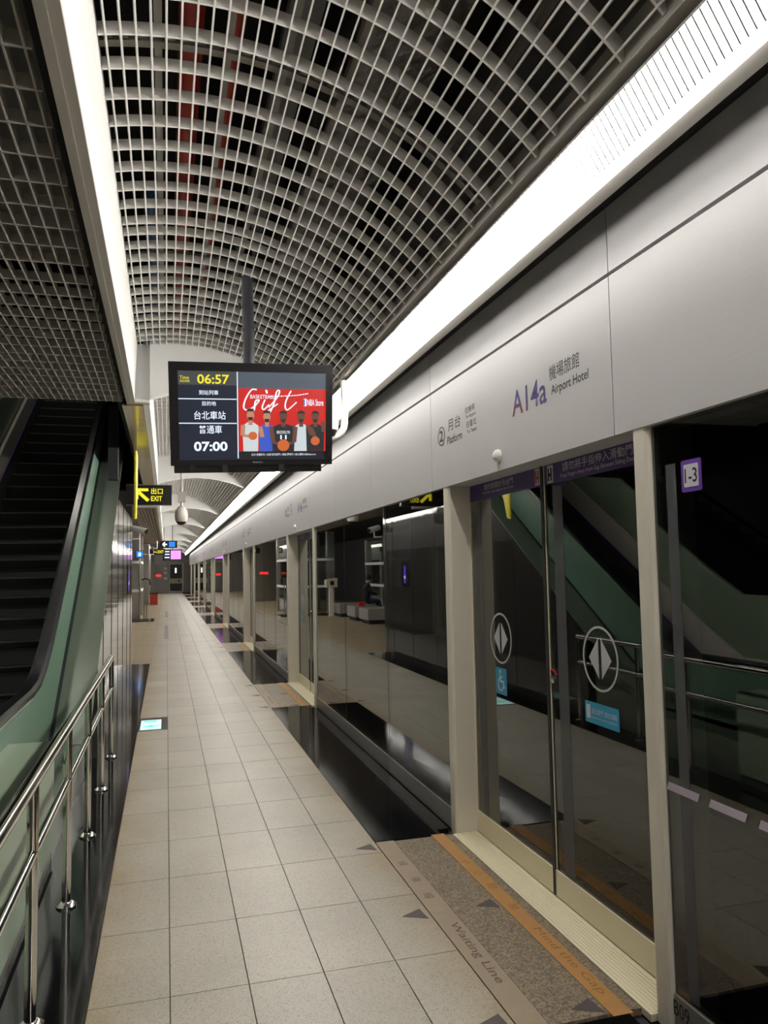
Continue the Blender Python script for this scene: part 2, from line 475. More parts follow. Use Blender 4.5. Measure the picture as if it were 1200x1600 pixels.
def fascia_print(k, full=True):
    dy = PITCH * k
    P = fas_low.get((2.65, k))
    if P is None: return
    X = 1.6993
    def T(b, yl, yr, z0, z1, mt='ink', **kw):
        kw.setdefault('bold', 0.008 if b.isascii() else 0.0)
        text(b, (X, yl + dy, z0), FACE_MX, yl - yr, z1 - z0, mt, P, **kw)
    T('A14a', 3.565, 3.195, 2.385, 2.515, 'gradient_ink', name='station_number', bold=0.012)
    T('機場旅館', 3.165, 2.895, 2.475, 2.545)
    T('Airport Hotel', 3.15, 2.825, 2.395, 2.452)
    flat('platform_ring', ring(0, 0, 0.058, 0.064, asp=0.95), (X, 4.62 + dy, 2.467), FACE_MX, 'ink', P)
    T('2', 4.655, 4.588, 2.432, 2.505, bold=0.02)
    T('月台', 4.50, 4.285, 2.475, 2.55)
    T('Platform', 4.515, 4.265, 2.395, 2.445)
    T('往機場', 4.21, 4.06, 2.53, 2.568)
    T('To Airport', 4.20, 4.045, 2.492, 2.518)
    T('往臺北', 4.195, 4.04, 2.442, 2.482)
    T('To Taipei', 4.185, 4.04, 2.402, 2.428)
    dm = MB().lathe([(0.034, 0), (0.034, -0.008), (0.030, -0.020), (0.020, -0.029), (0.006, -0.033)], (1.70, 3.745 + dy, 2.214), 'x', 20)
    part('indicator_dome', dm, 'white_plastic', P, True, label='round white indicator lamp dome')
for k in range(0, 9): fascia_print(k)

# ledge and strip light --------------------------------------------------
part('ledge', MB().box(1.444, 1.512, YA, YZ, 2.932, 3.13), 'ledge', wall_r, label='grey metal ledge under the light strip')
part('ledge_groove', MB().box(1.512, 1.70, YA, YZ, 3.06, 3.4), 'fascia_gap', wall_r)  # near-black fill: shade of the gap behind the ledge, put in as colour
# the diffuser leans: upper edge towards the vault, lower edge on the ledge
LA, LB = (1.324, 3.056), (1.395, 2.931)
_l = math.hypot(LB[0] - LA[0], LB[1] - LA[1])
LT = ((LB[0] - LA[0]) / _l, (LB[1] - LA[1]) / _l); LN = (LT[1], -LT[0])      # along, and outwards (down to the left)
def lpt(t, n): return (LA[0] + LT[0] * t * _l + LN[0] * n, LA[1] + LT[1] * t * _l + LN[1] * n)
def lquad(t0, t1, n0, n1): return [lpt(t0, n0), lpt(t1, n0), lpt(t1, n1), lpt(t0, n1)]
slat_me = MB().prism(lquad(0, 1, 0.001, 0.0065), -0.003, 0.003, 'y').mesh('slat', 'louvre')
def strip_light(k, label):
    y0 = 0.23 + PITCH * k; y1 = y0 + PITCH
    t = thing('strip_light', label, 'light', (1.465, y0, 3.07), 'ceiling light strips in a line')
    part('housing', MB().prism(lquad(-.02, .98, -.05, -.009), y0 + .004, y1 - .004, 'y'), 'white_paint', t)
    part('diffuser', MB().prism(lquad(0.01, .99, -.008, 0), y0 + .01, y1 - .01, 'y'), 'strip_glow', t, label='glowing white diffuser')
    part('trim', MB().prism(lquad(-.06, -.005, -.01, .006), y0, y1, 'y'), 'white_paint', t)
    part('lens', MB().prism([(1.398, 2.930), (1.406, 2.914), (1.426, 2.912), (1.4395, 2.924), (1.4395, 2.96), (1.398, 2.96)], y0 + .002, y1 - .002, 'y'), 'lens_glow', t, label='smooth glowing edge lens')  # bright lower trim band; its glow and facets are added to light the fascia
    n = int(PITCH / 0.0285)
    if k in (0,):
        for i in range(n): put('slat', slat_me, t, (0, y0 + 0.02 + i * 0.0285, 0))
    else:
        mb = MB()
        for i in range(n): mb.prism(lquad(0, 1, .001, .0065), y0 + .02 + i * .0285 - .003, y0 + .02 + i * .0285 + .003, 'y')
        o = part('slats', mb, 'louvre', t); o['kind'] = 'stuff'
for k in range(-1, 9):
    strip_light(k, 'white louvred light strip running along the platform edge behind the viewer' if k < 0 else
                '%s length of white louvred light strip along the ceiling edge' % ORD[k])
# vault springing trim between grille and strip
wall_trim = struct(part('trim_1', MB().prism([(1.292, 3.088), (1.345, 3.088), (1.372, 3.12), (1.372, 3.20), (1.292, 3.20)], YA, YZ, 'y'), 'ledge'), 'grey trim between ceiling grille and light strip')

# ================================================================== CEILING
slab = MB().box(-0.9, 2.6, YA, YZ, 4.35, 4.5)
ceil = struct(part('ceiling', slab, 'plenum'), 'dark ceiling void above the open grilles')
part('plenum_side', MB().box(1.62, 1.80, YA, YZ, 3.17, 4.35), 'grey_duct', ceil)
part('plenum_side', MB().box(-0.42, -0.36, YA, 6.95, 3.7, 4.35), 'plenum', ceil)
part('ceiling_slab', MB().box(-6, -0.42, YA, 6.2, 4.0, 4.1), 'grey_duct', ceil)
CX, CZ, RR = 0.1, 1.985, 1.63
TH0, TH1 = -0.212, 0.815
NB = 31
def arcpt(th, r): return (CX + r * math.sin(th), CZ + r * math.cos(th))
rib = MB()
N = 36
A = [arcpt(TH0 + (TH1 - TH0) * i / N, RR) for i in range(N + 1)]
B = [arcpt(TH0 + (TH1 - TH0) * i / N, RR + 0.048) for i in range(N + 1)]
vs = []
for yy in (-0.005, 0.005):
    vs += [(p[0], yy, p[1]) for p in A] + [(p[0], yy, p[1]) for p in B]
M1 = N + 1; fs = []
for i in range(N):
    fs += [(i, i + 1, i + 1 + M1, i + M1), (i + 2 * M1, i + 3 * M1, i + 1 + 3 * M1, i + 1 + 2 * M1), (i, i + 2 * M1, i + 1 + 2 * M1, i + 1), (i + M1, i + 1 + M1, i + 1 + 3 * M1, i + 3 * M1)]
rib_me = MB().add(vs, fs).mesh('rib', 'grille')
BL = PITCH - 0.10
bar_me = MB().box(-0.0032, 0.0032, 0, BL, -0.004, 0.046).mesh('bar', 'grille')
def rib_offsets():
    ys = []; y = 0.06
    while y < BL:
        ys.append(y); y += 0.2
        if len(ys) % 11 == 0: y -= 0.055
    return ys
def vault(k, label):
    y0 = 0.23 + PITCH * k
    t = thing('vault_grille', label, 'ceiling grille', (0.5, y0, 3.5), 'arched ceiling grilles')
    if k <= 1:
        for dy in rib_offsets(): put('rib', rib_me, t, (0, y0 + dy, 0))
        for i in range(NB):
            th = TH0 + (TH1 - TH0) * (i + 0.5) / NB
            p = arcpt(th, RR); put('bar', bar_me, t, (p[0], y0, p[1]), (0, th, 0))
    else:
        mb = MB()
        for i in range(NB):
            th = TH0 + (TH1 - TH0) * (i + 0.5) / NB
            d = Vector((math.sin(th), 0, math.cos(th))); e = Vector((math.cos(th), 0, -math.sin(th))) * .0035; c = Vector((CX, 0, CZ))
            q = [c + d * (RR - .004) + e, c + d * (RR - .004) - e, c + d * (RR + .046) - e, c + d * (RR + .046) + e]
            mb.prism([(v.x, v.z) for v in q], y0, y0 + BL, 'y')
        for dy in rib_offsets(): mb.add([(v[0], v[1] + y0 + dy, v[2]) for v in vs], fs)
        o = part('rib_grid', mb, 'grille', t); o['kind'] = 'stuff'
for k in range(-1, 9):
    vault(k, 'arched white metal ceiling grille behind the viewer' if k < 0 else
          ['large arched white metal grille filling the top of the picture', 'arched ceiling grille behind the hanging screen, second bay'][k] if k < 2 else
          '%s bay of arched white ceiling grille down the platform' % ORD[k])
# cross portals at each bay end: white arched end panel hanging from the vault
def portal(k):
    y = 0.23 + PITCH * (k + 1) - 0.10
    lo = []; hi = []
    n = 24
    for i in range(n + 1):
        x = -0.14 + (1.30 + 0.14) * i / n
        u = (x - 0.52) / 0.72
        lo.append((x, 3.245 - 0.14 * u * u))
        th = math.asin(max(-1, min(1, (x - CX) / RR)))
        hi.append((x, CZ + RR * math.cos(th) + 0.05))
    m = MB().strip(lo, hi, y + .004, y + 0.10, 'y')
    o = struct(part('trim_%d' % (k + 2), m, 'white_paint'), 'white arched panel across the vault')
    return o
for k in range(0, 9): portal(k)
# left bulkhead: lit white face, beige edge
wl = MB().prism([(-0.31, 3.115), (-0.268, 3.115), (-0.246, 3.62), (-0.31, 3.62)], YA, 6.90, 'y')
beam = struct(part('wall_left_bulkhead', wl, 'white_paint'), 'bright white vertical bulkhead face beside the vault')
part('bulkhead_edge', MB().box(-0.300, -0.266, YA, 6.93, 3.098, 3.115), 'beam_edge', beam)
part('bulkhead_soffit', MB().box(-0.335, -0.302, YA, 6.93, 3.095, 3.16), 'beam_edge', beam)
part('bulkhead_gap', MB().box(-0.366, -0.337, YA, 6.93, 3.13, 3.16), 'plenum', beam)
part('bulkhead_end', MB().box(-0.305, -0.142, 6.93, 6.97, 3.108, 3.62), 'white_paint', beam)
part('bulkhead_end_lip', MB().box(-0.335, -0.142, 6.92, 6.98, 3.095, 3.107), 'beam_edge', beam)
# further bays: narrower white side face
side = MB().box(-0.20, -0.145, 6.98, YZ, 3.10, 3.66)
part('bulkhead_face', side, 'white_paint', beam)
# polished soffit panels left of the second bay
for i in range(12):
    y0 = 7.0 + i * 0.62
    part('soffit_panel', MB().box(-0.375, -0.205, y0 + .004, y0 + .616, 3.085, 3.10), 'soffit_metal', beam)
# slatted brown ceiling further along at the left
sl = thing('slat_ceiling', 'brown slatted ceiling over the passage beyond the mirrored wall', 'ceiling', (-1.0, 14.5, 3.1))
for i in range(26):
    x = -0.24 - i * 0.075
    part('slat', MB().box(x - 0.055, x, 14.5, 40.0, 3.06, 3.10), 'slat_brown', sl)
part('edge_strip', MB().box(-0.236, -0.206, 14.5, 40.0, 3.05, 3.10), 'soffit_metal', sl)
struct(part('ceiling_passage', MB().box(-6, -0.21, 14.5, YZ, 3.12, 3.2), 'dark_wall'), 'dark ceiling over the passage')
# flat grille above the escalator landing
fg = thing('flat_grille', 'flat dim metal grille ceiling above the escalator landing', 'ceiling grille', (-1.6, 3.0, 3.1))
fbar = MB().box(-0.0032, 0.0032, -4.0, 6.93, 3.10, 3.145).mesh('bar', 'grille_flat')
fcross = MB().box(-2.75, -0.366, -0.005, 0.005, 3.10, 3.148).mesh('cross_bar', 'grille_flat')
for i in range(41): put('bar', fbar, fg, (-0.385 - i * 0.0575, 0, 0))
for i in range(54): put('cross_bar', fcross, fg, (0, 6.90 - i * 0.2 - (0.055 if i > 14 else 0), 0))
# services in the void
def service(name, mb, mt, label, cat, smooth=True):
    return tag(part(name, mb, mt, None, smooth), label, cat)
service('red_pipe', MB().tube([(0.10, YA, 4.0), (0.10, 30, 4.0)], 0.055, 14), 'red_pipe', 'thick red sprinkler main above the arched grille', 'pipe')
service('red_pipe', MB().tube([(0.30, YA, 4.08), (0.30, 30, 4.08)], 0.04, 14), 'red_pipe', 'thinner red sprinkler pipe beside the red main', 'pipe')
service('blue_pipe', MB().tube([(-0.10, 5.0, 4.05), (-0.10, 30, 4.05)], 0.05, 12), 'blue_pipe', 'blue pipe above the far half of the arched grille', 'pipe')
service('air_duct', MB().box(0.75, 1.15, -2.0, 6.5, 3.80, 4.10), 'foil', 'crumpled foil wrapped duct above the right of the vault', 'duct', False)
service('cable_tray', MB().box(0.48, 0.62, YA, 30, 3.92, 3.98), 'grey_duct', 'grey cable tray above the vault crown', 'tray', False)
for i, yy in enumerate((2.98, 5.1)):
    ch = thing('support_channel', 'slotted steel channel curved over the grille %s' % ('near the viewer' if i == 0 else 'near the hanging screen'), 'channel', (0.5, yy, 3.7))
    n = 30
    for s0, s1 in ((0.065, 0.074), (0.100, 0.109)):
        m = MB().strip([arcpt(TH0 + (TH1 - TH0) * j / n, RR + s0) for j in range(n + 1)], [arcpt(TH0 + (TH1 - TH0) * j / n, RR + s1) for j in range(n + 1)], yy - .02, yy + .02, 'y')
        part('flange', m, 'channel', ch)
    for j in range(0, 30):
        a = TH0 + (TH1 - TH0) * j / 30
        m = MB().strip([arcpt(a, RR + .074), arcpt(a + .014, RR + .074)], [arcpt(a, RR + .100), arcpt(a + .014, RR + .100)], yy - .003, yy + .003, 'y')
        part('web', m, 'channel', ch)
for i in range(5):
    xx = (-0.05, 0.22, 0.45, 0.70, 1.22)[i]
    service('runner', MB().box(xx, xx + 0.03, YA, 30, 3.70 - max(0, xx - .4) * .25, 3.73 - max(0, xx - .4) * .25), 'channel',
            ['grey steel runner above the left edge of the vault', 'grey steel runner beside the red pipes', 'grey steel runner over the vault crown',
             'grey steel runner right of the vault crown', 'grey steel runner near the light strip'][i], 'runner', False)
service('junction_box', MB().box(0.02 - .12, 0.14 - .12, 2.55, 2.72, 3.78, 3.95), 'channel', 'small metal junction box above the left of the vault', 'box', False)

# ================================================================== PLATFORM SCREEN DOORS
XF, XD = 1.73, 1.86
tun = MB()
tun.box(1.9, 6.0, YA, YZ, -1.3, -1.2); tun.box(5.9, 6.0, YA, YZ, -1.3, 4.5); tun.box(2.1, 6, YA, YZ, 3.4, 3.5)
tun.box(1.76, 2.0, YA, YZ, -1.3, -0.02)
struct(part('wall_tunnel', tun, 'tunnel'), 'dark track tunnel behind the glass')
struct(part('floor_edge', MB().box(1.20, 2.0, YA, YZ, -0.2, -0.03), 'dark_wall'), 'slab edge under the doors')
def fixed_screen(label):
    """one length of fixed glass between two doors, in place for k = 0 (Y 4.64 to 9.17)"""
    t = thing('fixed_screen', label, 'glass screen', (XF, 6.9, 0), 'fixed glass screens')
    ys = [4.64, 6.06, 7.60, 9.17]
    for i in range(3):
        a, b = ys[i] + .004, ys[i + 1] - .004
        part('pane', MB().box(XF - .005, XF + .005, a, b, 0.128, 2.134), 'screen_glass', t)
        part('kick_panel', MB().box(XF - .014, XF + .03, a, b, 0.0, 0.124), 'kick_metal', t)
        if i: part('joint', MB().box(XF - .006, XF + .02, ys[i] - .0038, ys[i] + .0038, 0.128, 2.134), 'black_matte', t)
    part('head_rail', MB().box(XF - .004, XF + .05, 4.645, 9.165, 2.1345, 2.1348), 'black_matte', t)
    return t
def post(y0, y1, t):
    # rounded box post from the front line back to the sliding leaves
    c = 0.018
    P = [(1.704, y0 + c), (1.704 + c * .3, y0 + c * .3), (1.704 + c, y0), (1.90, y0), (1.90, y1), (1.704 + c, y1), (1.704 + c * .3, y1 - c * .3), (1.704, y1 - c)]
    return part('post', MB().prism(P, -0.012, 2.134, 'z'), 'post_metal', t)
def arrow_sticker(parent, y, z, s):
    flat('arrow_ring', ring(0, 0, 0.135 * s, 0.145 * s), (XD - .0062, y, z), FACE_MX, 'film_white', parent)
    flat('arrow_mark', [[(-.012 * s, -.088 * s), (-.012 * s, .088 * s), (-.092 * s, 0)], [(.012 * s, -.088 * s), (.092 * s, 0), (.012 * s, .088 * s)]],
         (XD - .0062, y, z), FACE_MX, 'film_white', parent)
def door(label):
    t = thing('screen_door', label, 'door', (1.80, 3.55, 0), 'sliding platform screen doors')
    post(2.45, 2.545, t); post(4.545, 4.64, t)
    s = MB().box(1.685, 1.90, 2.545, 4.545, -0.02, 0.006)
    sill = part('sill', s, 'sill_metal', t, label='ribbed cream metal sill')
    for i in range(8):
        x = 1.700 + i * 0.017
        part('rib', MB().box(x, x + 0.008, 2.55, 4.54, 0.0061, 0.0095), 'sill_metal', sill)
    for side in (0, 1):
        a, b = ((3.562, 4.55), (2.54, 3.552))[side]
        fr = MB().box(XD - .014, XD + .014, a, b, 0.012, 0.135)
        for q in (a, b - .012): fr.box(XD - .010, XD + .010, q, q + .012, 0.135, 2.134)
        leaf = part('leaf', fr, 'sill_metal', t, label='sliding glass leaf with cream bottom rail')
        part('pane', MB().box(XD - .005, XD + .005, a + .012, b - .012, 0.1351, 2.134), 'screen_glass', leaf)
        part('edge_seal', MB().box(XD - .016, XD + .010, *((a - .004, a + .008) if side == 0 else (b - .008, b + .004)), 0.012, 2.134), 'black_matte', leaf)
        fy = 4.475 if side == 0 else 3.465
        part('etched_strip', MB().box(XD - .0066, XD - .0056, fy - .10, fy - .005, 0.14, 2.02), 'frit_strip', leaf)
        part('banner', MB().box(XD - .0068, XD - .0054, a + .013, b - .013, 2.035, 2.134), 'purple_film', leaf, label='purple warning banner with white lettering')
        if side == 0:
            text('請勿倚靠於月台門', (XD - .0072, 4.31, 2.088), FACE_MX, 0.40, 0.036, 'white_ink', leaf)
            text('Do Not Lean Against the Door', (XD - .0072, 4.33, 2.060), FACE_MX, 0.43, 0.020, 'white_ink', leaf)
            flat('pictogram', [rect(0, .055, 0, .085)], (XD - .0072, 3.64, 2.045), FACE_MX, 'white_ink', leaf)
            flat('pictogram_figure', [rect(.008, .018, .008, .075), rect(.034, .044, .008, .075), rect(.018, .034, .03, .042)], (XD - .0088, 3.64, 2.045), FACE_MX, 'red_mark', leaf)
            arrow_sticker(leaf, 4.135, 1.215, 1.0)
            pl = flat('wheelchair_sticker', [rect(0, .145, 0, .15, .006)], (XD - .0062, 4.215, 0.895), FACE_MX, 'blue_sticker', leaf)
            g = [disc(.062, .128, .011, n=12), line(.062, .112, .066, .07, .012), line(.066, .075, .10, .075, .010), line(.10, .078, .112, .04, .010), line(.11, .042, .124, .046, .009), line(.064, .098, .092, .098, .008)]
            flat('wheelchair_mark', g + ring(.066, .056, .030, .038, 110, 340, 14), (XD - .0078, 4.215, 0.895), FACE_MX, 'white_ink', leaf)
        else:
            text('請勿將手指伸入滑動門周圍間隙', (XD - .0072, 3.35, 2.082), FACE_MX, 0.83, 0.045, 'white_ink', leaf)
            text('Keep Fingers Away from Gap Between Sliding Door and Fixed Panel', (XD - .0072, 3.37, 2.048), FACE_MX, 0.82, 0.026, 'white_ink', leaf)
            flat('pictogram', [rect(0, .06, 0, .088)], (XD - .0072, 3.505, 2.041), FACE_MX, 'white_ink', leaf)
            flat('pictogram_figure', [rect(.010, .02, .01, .075), rect(.038, .048, .01, .075), disc(.029, .04, .009, n=10)], (XD - .0088, 3.505, 2.041), FACE_MX, 'ink', leaf)
            arrow_sticker(leaf, 3.075, 1.21, 1.0)
            flat('notice_sticker', [rect(0, .275, 0, .095, .006)], (XD - .0062, 3.215, 0.915), FACE_MX, 'blue_sticker', leaf)
            flat('notice_figure', [rect(0, .03, 0, .06)], (XD - .0078, 3.20, 0.935), FACE_MX, 'white_ink', leaf)
            text('進出車門 請勿滑輪', (XD - .0078, 3.16, 0.958), FACE_MX, 0.205, 0.026, 'white_ink', leaf)
            text('Please Enter the Train with the Rear Wheels First', (XD - .0078, 3.16, 0.938), FACE_MX, 0.205, 0.011, 'white_ink', leaf)
            flat('lock_arc', ring(0, 0, .030, .040, 20, 160, 10), (XD - .0072, 3.515, 1.075), FACE_MX, 'red_mark', leaf, label='red arc above the door lock')
            part('lock', MB().lathe([(.018, 0), (.018, -.008), (.012, -.012)], (XD - .005, 3.515, 1.062), 'x', 14), 'steel_polished', leaf, True)
    return t
def edge_mat(label):
    t = thing('door_mat', label, 'floor strip', (1.45, 3.55, 0), 'waiting line strips at the doors')
    y0, y1 = 2.60, 4.565
    ws = part('waiting_line', MB().box(1.2015, 1.312, y0, y1, -0.025, 0.003), 'waiting_strip', t, label='brown strip reading Waiting Line')
    part('granite_field', MB().box(1.3145, 1.553, y0, y1 - .01, -0.025, 0.002), 'mat_granite', t)
    gs = part('gap_line', MB().box(1.5545, 1.636, y0 - .02, y1 + .015, -0.025, 0.004), 'gap_strip', t, label='worn orange strip reading Mind the Gap')
    part('granite_edge', MB().box(1.6375, 1.683, y0, y1 - .01, -0.025, 0.002), 'mat_granite', t)
    text('Waiting Line', (1.236, 3.45, 0.0036), FLOORT, 0.54, 0.052, 'waiting_text', ws, bold=0.01)
    for ch, yy in (('候', 4.235), ('車', 4.00), ('線', 3.79)):
        text(ch, (1.232, yy, 0.0036), FLOORT, 0.065, 0.052, 'waiting_text', ws)
    text('Mind the Gap', (1.576, 3.28, 0.0046), FLOORT, 0.56, 0.048, 'gap_text', gs)
    for ch, yy in (('小', 4.14), ('心', 3.97), ('間', 3.80), ('隙', 3.54)):
        text(ch, (1.576, yy, 0.0046), FLOORT, 0.06, 0.048, 'gap_text', gs)
    for yy in (3.53, 2.615):
        part('triangle_marker', MB().prism([(1.432, yy + .05), (1.54, yy), (1.53, yy + .10)], 0.0022, 0.0034, 'z'), 'triangle', t)
    return t
def granite_block(label):
    t = thing('granite_strip', label, 'floor strip', (1.45, 6.9, 0), 'black granite strips between doors')
    part('slab', MB().box(1.203, 1.62, 4.578, 9.30, -0.025, 0.003), 'black_granite', t)
    part('slab', MB().box(1.622, 1.70, 4.66, 9.16, -0.025, 0.003), 'black_granite', t)
    return t
d0 = door('nearest sliding glass door, with Mind the Gap strip in front')
s0 = fixed_screen('fixed glass screen between the nearest and second sliding doors')
m0 = edge_mat('brown floor strip with Waiting Line lettering before the nearest door')
g0 = granite_block('black granite strip between the nearest and second doors')
names = ORD
for k in range(1, 9):
    copy_tree(d0, PITCH * k, '%s sliding glass door along the platform' % ORD[k])
    copy_tree(m0, PITCH * k, 'brown waiting strip before the %s sliding door' % ORD[k])
    if k < 8:
        copy_tree(s0, PITCH * k, 'fixed glass screen between the %s and %s sliding doors' % (ORD[k], ORD[k + 1]))
        copy_tree(g0, PITCH * k, 'black granite strip between the %s and %s doors' % (ORD[k], ORD[k + 1]))
sn = copy_tree(s0, -PITCH, 'dark glass pane with 1-3 sticker at the right edge of the picture')
copy_tree(g0, -PITCH, 'black granite strip below the glass pane with the 1-3 sticker')
# prints on the near pane
flat('door_number_sticker', [rect(0, .105, 0, .11, .008)], (XF - .0062, 2.285, 1.872), FACE_MX, 'purple_sticker', sn, label='purple sticker reading 1-3')
flat('sticker_face', [rect(0, .076, 0, .078, .005)], (XF - .0076, 2.27, 1.888), FACE_MX, 'sticker_face', sn)
text('1-3', (XF - .0094, 2.264, 1.902), FACE_MX, 0.064, 0.05, 'ink', sn, bold=0.012)
part('etched_strip', MB().box(XF - .0066, XF - .0056, 2.318, 2.372, 0.14, 1.98), 'frit_strip', sn)
for i in range(6):
    yy = 2.425 - i * 0.222
    flat('dash', [[(0, 0), (.012, .028), (.178, .028), (.166, 0)]], (XF - .0062, yy + .02, 0.825), FACE_MX, 'dash_film', sn)
text('B09', (XF - .0148, 2.45, 0.055), FACE_MX, 0.085, 0.052, 'ink', sn)

# ================================================================== LEFT SIDE
# guard rail --------------------------------------------------------------
gr = thing('guard_rail', 'polished stainless steel guard rail on the black granite border', 'railing', (-0.47, 4.5, 0))
YR = [1.05, 2.10, 3.15, 4.20, 5.245, 6.30, 7.36]
for yy in YR:
    p = part('post', MB().tube([(-0.47, yy, 0.004), (-0.47, yy, 0.87)], 0.021, 14), 'steel_polished', gr, True)
    part('flange', MB().lathe([(.048, .004), (.048, .012), (.036, .022), (.024, .028)], (-0.47, yy, 0), 'z', 18), 'steel_polished', p, True)
part('top_rail', MB().tube([(-0.47, 0.3, 0.875), (-0.47, 7.36, 0.875)], 0.027, 16), 'steel_polished', gr, True)
part('mid_rail', MB().tube([(-0.47, 0.3, 0.61), (-0.47, 7.36, 0.61)], 0.019, 14), 'steel_polished', gr, True)

# escalator ---------------------------------------------------------------
TAN = 0.60
def hz(y):      # handrail centre height
    pts = [(3.2, 0.83), (5.7, 0.83), (6.0, 0.855), (6.3, 0.95), (6.6, 1.09)]
    if y >= 6.6: return 1.09 + TAN * (y - 6.6)
    for (a, za), (b, zb) in zip(pts, pts[1:]):
        if y <= b: return za + (zb - za) * (y - a) / (b - a)
YTOP = 16.0
ysamp = [3.6, 4.4, 5.2, 5.7, 6.0, 6.15, 6.3, 6.45, 6.6, 7.5, 9, 11, 13, YTOP]
es = thing('escalator', 'escalator rising away with black steps and green side panels', 'escalator', (-1.5, 6.0, 0))
def dz(y): return max(0.34, 0.80 + 0.635 * (y - 7.2))    # outer deck line
def balustrade(xo, xi, inward):
    lo = [(y, dz(y) + .004) for y in ysamp]; hi = [(y, hz(y) - .045) for y in ysamp]
    hi = [(y, max(z, dz(y) + .03)) for y, z in hi]
    return MB().strip(lo, hi, xo, xi, 'x')
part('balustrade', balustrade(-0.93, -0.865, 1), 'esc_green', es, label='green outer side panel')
def handrail(x, t=es):
    pts = [(x, y, hz(y)) for y in ysamp]
    # newel return
    pts = [(x, 3.75, 0.35), (x, 3.45, 0.42), (x, 3.36, 0.58), (x, 3.45, 0.74)] + pts
    mb = MB(); prof = [(-.052, -.018), (-.052, .012), (-.03, .028), (.03, .028), (.052, .012), (.052, -.018)]
    rings = []
    P = [Vector(p) for p in pts]
    for i, p in enumerate(P):
        d = (P[min(i + 1, len(P) - 1)] - P[max(0, i - 1)]).normalized(); u = Vector((1, 0, 0)); n = u.cross(d).normalized()
        if i > 3 and n.z < 0: n = -n
        rings.append([p + u * a + n * b for a, b in prof])
    vv = [v for r in rings for v in r]; ff = []
    m = len(prof)
    for i in range(len(rings) - 1):
        for k in range(m): ff.append((i * m + k, i * m + (k + 1) % m, (i + 1) * m + (k + 1) % m, (i + 1) * m + k))
    ff += [tuple(range(m)), tuple((len(rings) - 1) * m + k for k in range(m))]
    part('handrail', mb.add(vv, ff), 'rubber', t, True, label='black rubber handrail')
    cap = MB()
    lo = [(y, hz(y) - .052) for y in ysamp]; hi = [(y, hz(y) - .020) for y in ysamp]
    cap.strip(lo, hi, x - .030, x + .030, 'x')
    part('handrail_guide', cap, 'steel', t)
handrail(-0.905)
# inner skirts
def skirt(x0, x1, mt, off0, off1):
    ys = [3.8, 5.2, 6.2, 6.5] + [7, 9, 11, 13, YTOP]
    nz = lambda y: max(0.0, TAN * (y - 6.55))
    return MB().strip([(y, nz(y) + off0) for y in ys], [(y, nz(y) + off1) for y in ys], x0, x1, 'x')
part('skirt', skirt(-0.985, -0.955, 'x', -0.30, 0.30), 'dark_wall', es)
part('skirt', skirt(-2.06, -2.03, 'x', -0.30, 0.30), 'esc_deck', es)
part('inner_panel', skirt(-0.953, -0.935, 'x', 0.0, 0.60), 'black_matte', es)
part('edge_bead', skirt(-2.060, -2.025, 'x', 0.30, 0.345), 'purple_glow', es, label='dark violet edge strip')
part('inner_panel', skirt(-2.075, -2.035, 'x', 0.346, 0.68), 'post_metal', es, label='bright steel inner side panel')
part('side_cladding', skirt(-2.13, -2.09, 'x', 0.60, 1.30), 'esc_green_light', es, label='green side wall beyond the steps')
# steps
nstep = 27
step_me = MB()
step_me.prism([(0, -0.22), (0, 0), (0.36, 0), (0.36, -0.05), (0.03, -0.22)], -2.025, -0.99, 'x')
step_me = step_me.mesh('step', 'esc_step')
nose_me = MB().box(-2.02, -0.995, -0.004, 0.012, -0.010, 0.002).mesh('nosing', 'esc_nose')
for i in range(nstep):
    z = 0.2 * (i + 1); y = 6.75 + i * 0.3333
    st = put('step', step_me, es, (0, y, z)); put('nosing', nose_me, st, (0, y, z))
part('truss', MB().strip([(6.4, -0.02), (16, 5.2)], [(6.4, -0.01), (16, 5.42)], -2.1, -0.9, 'x'), 'black_matte', es)
# outer deck and lower casing
yd = [6.45, 7.2, 8, 10, 12, 14.3]
def dz2(y): return max(0.30, 0.80 + 0.635 * (y - 7.2))
dk = MB().strip([(y, dz2(y) - .02) for y in yd], [(y, dz2(y)) for y in yd], -0.865, -0.575, 'x')
part('outer_deck', dk, 'esc_deck', es, label='dark steel outer deck')
part('deck_groove', MB().strip([(y, dz2(y) + .001) for y in yd], [(y, dz2(y) + .012) for y in yd], -0.885, -0.838, 'x'), 'black_matte', es)
cs = MB().strip([(4.895, 0.0), (6.5, 0.0), (7.3, 0.0)], [(4.895, 0.30), (6.5, 0.32), (7.3, 0.80)], -0.86, -0.63, 'x')
part('lower_casing', cs, 'esc_deck', es)
nb = MB().prism([(-0.93, 0.07), (-0.62, 0.07), (-0.62, 0.645), (-0.64, 0.67), (-0.93, 0.67)], 3.0, 4.89, 'y')
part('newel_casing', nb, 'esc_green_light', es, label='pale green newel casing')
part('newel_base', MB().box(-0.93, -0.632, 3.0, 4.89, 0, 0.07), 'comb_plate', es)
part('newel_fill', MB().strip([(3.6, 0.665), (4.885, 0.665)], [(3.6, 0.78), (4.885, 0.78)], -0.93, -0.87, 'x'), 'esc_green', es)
lp = part('landing_plate', MB().box(-2.05, -0.94, 3.0, 6.7, -0.001, 0.012), 'comb_plate', es)
for i in range(30):
    part('groove_rib', MB().box(-2.04 + i * .036, -2.025 + i * .036, 3.05, 6.6, .0121, .016), 'comb_plate', lp)
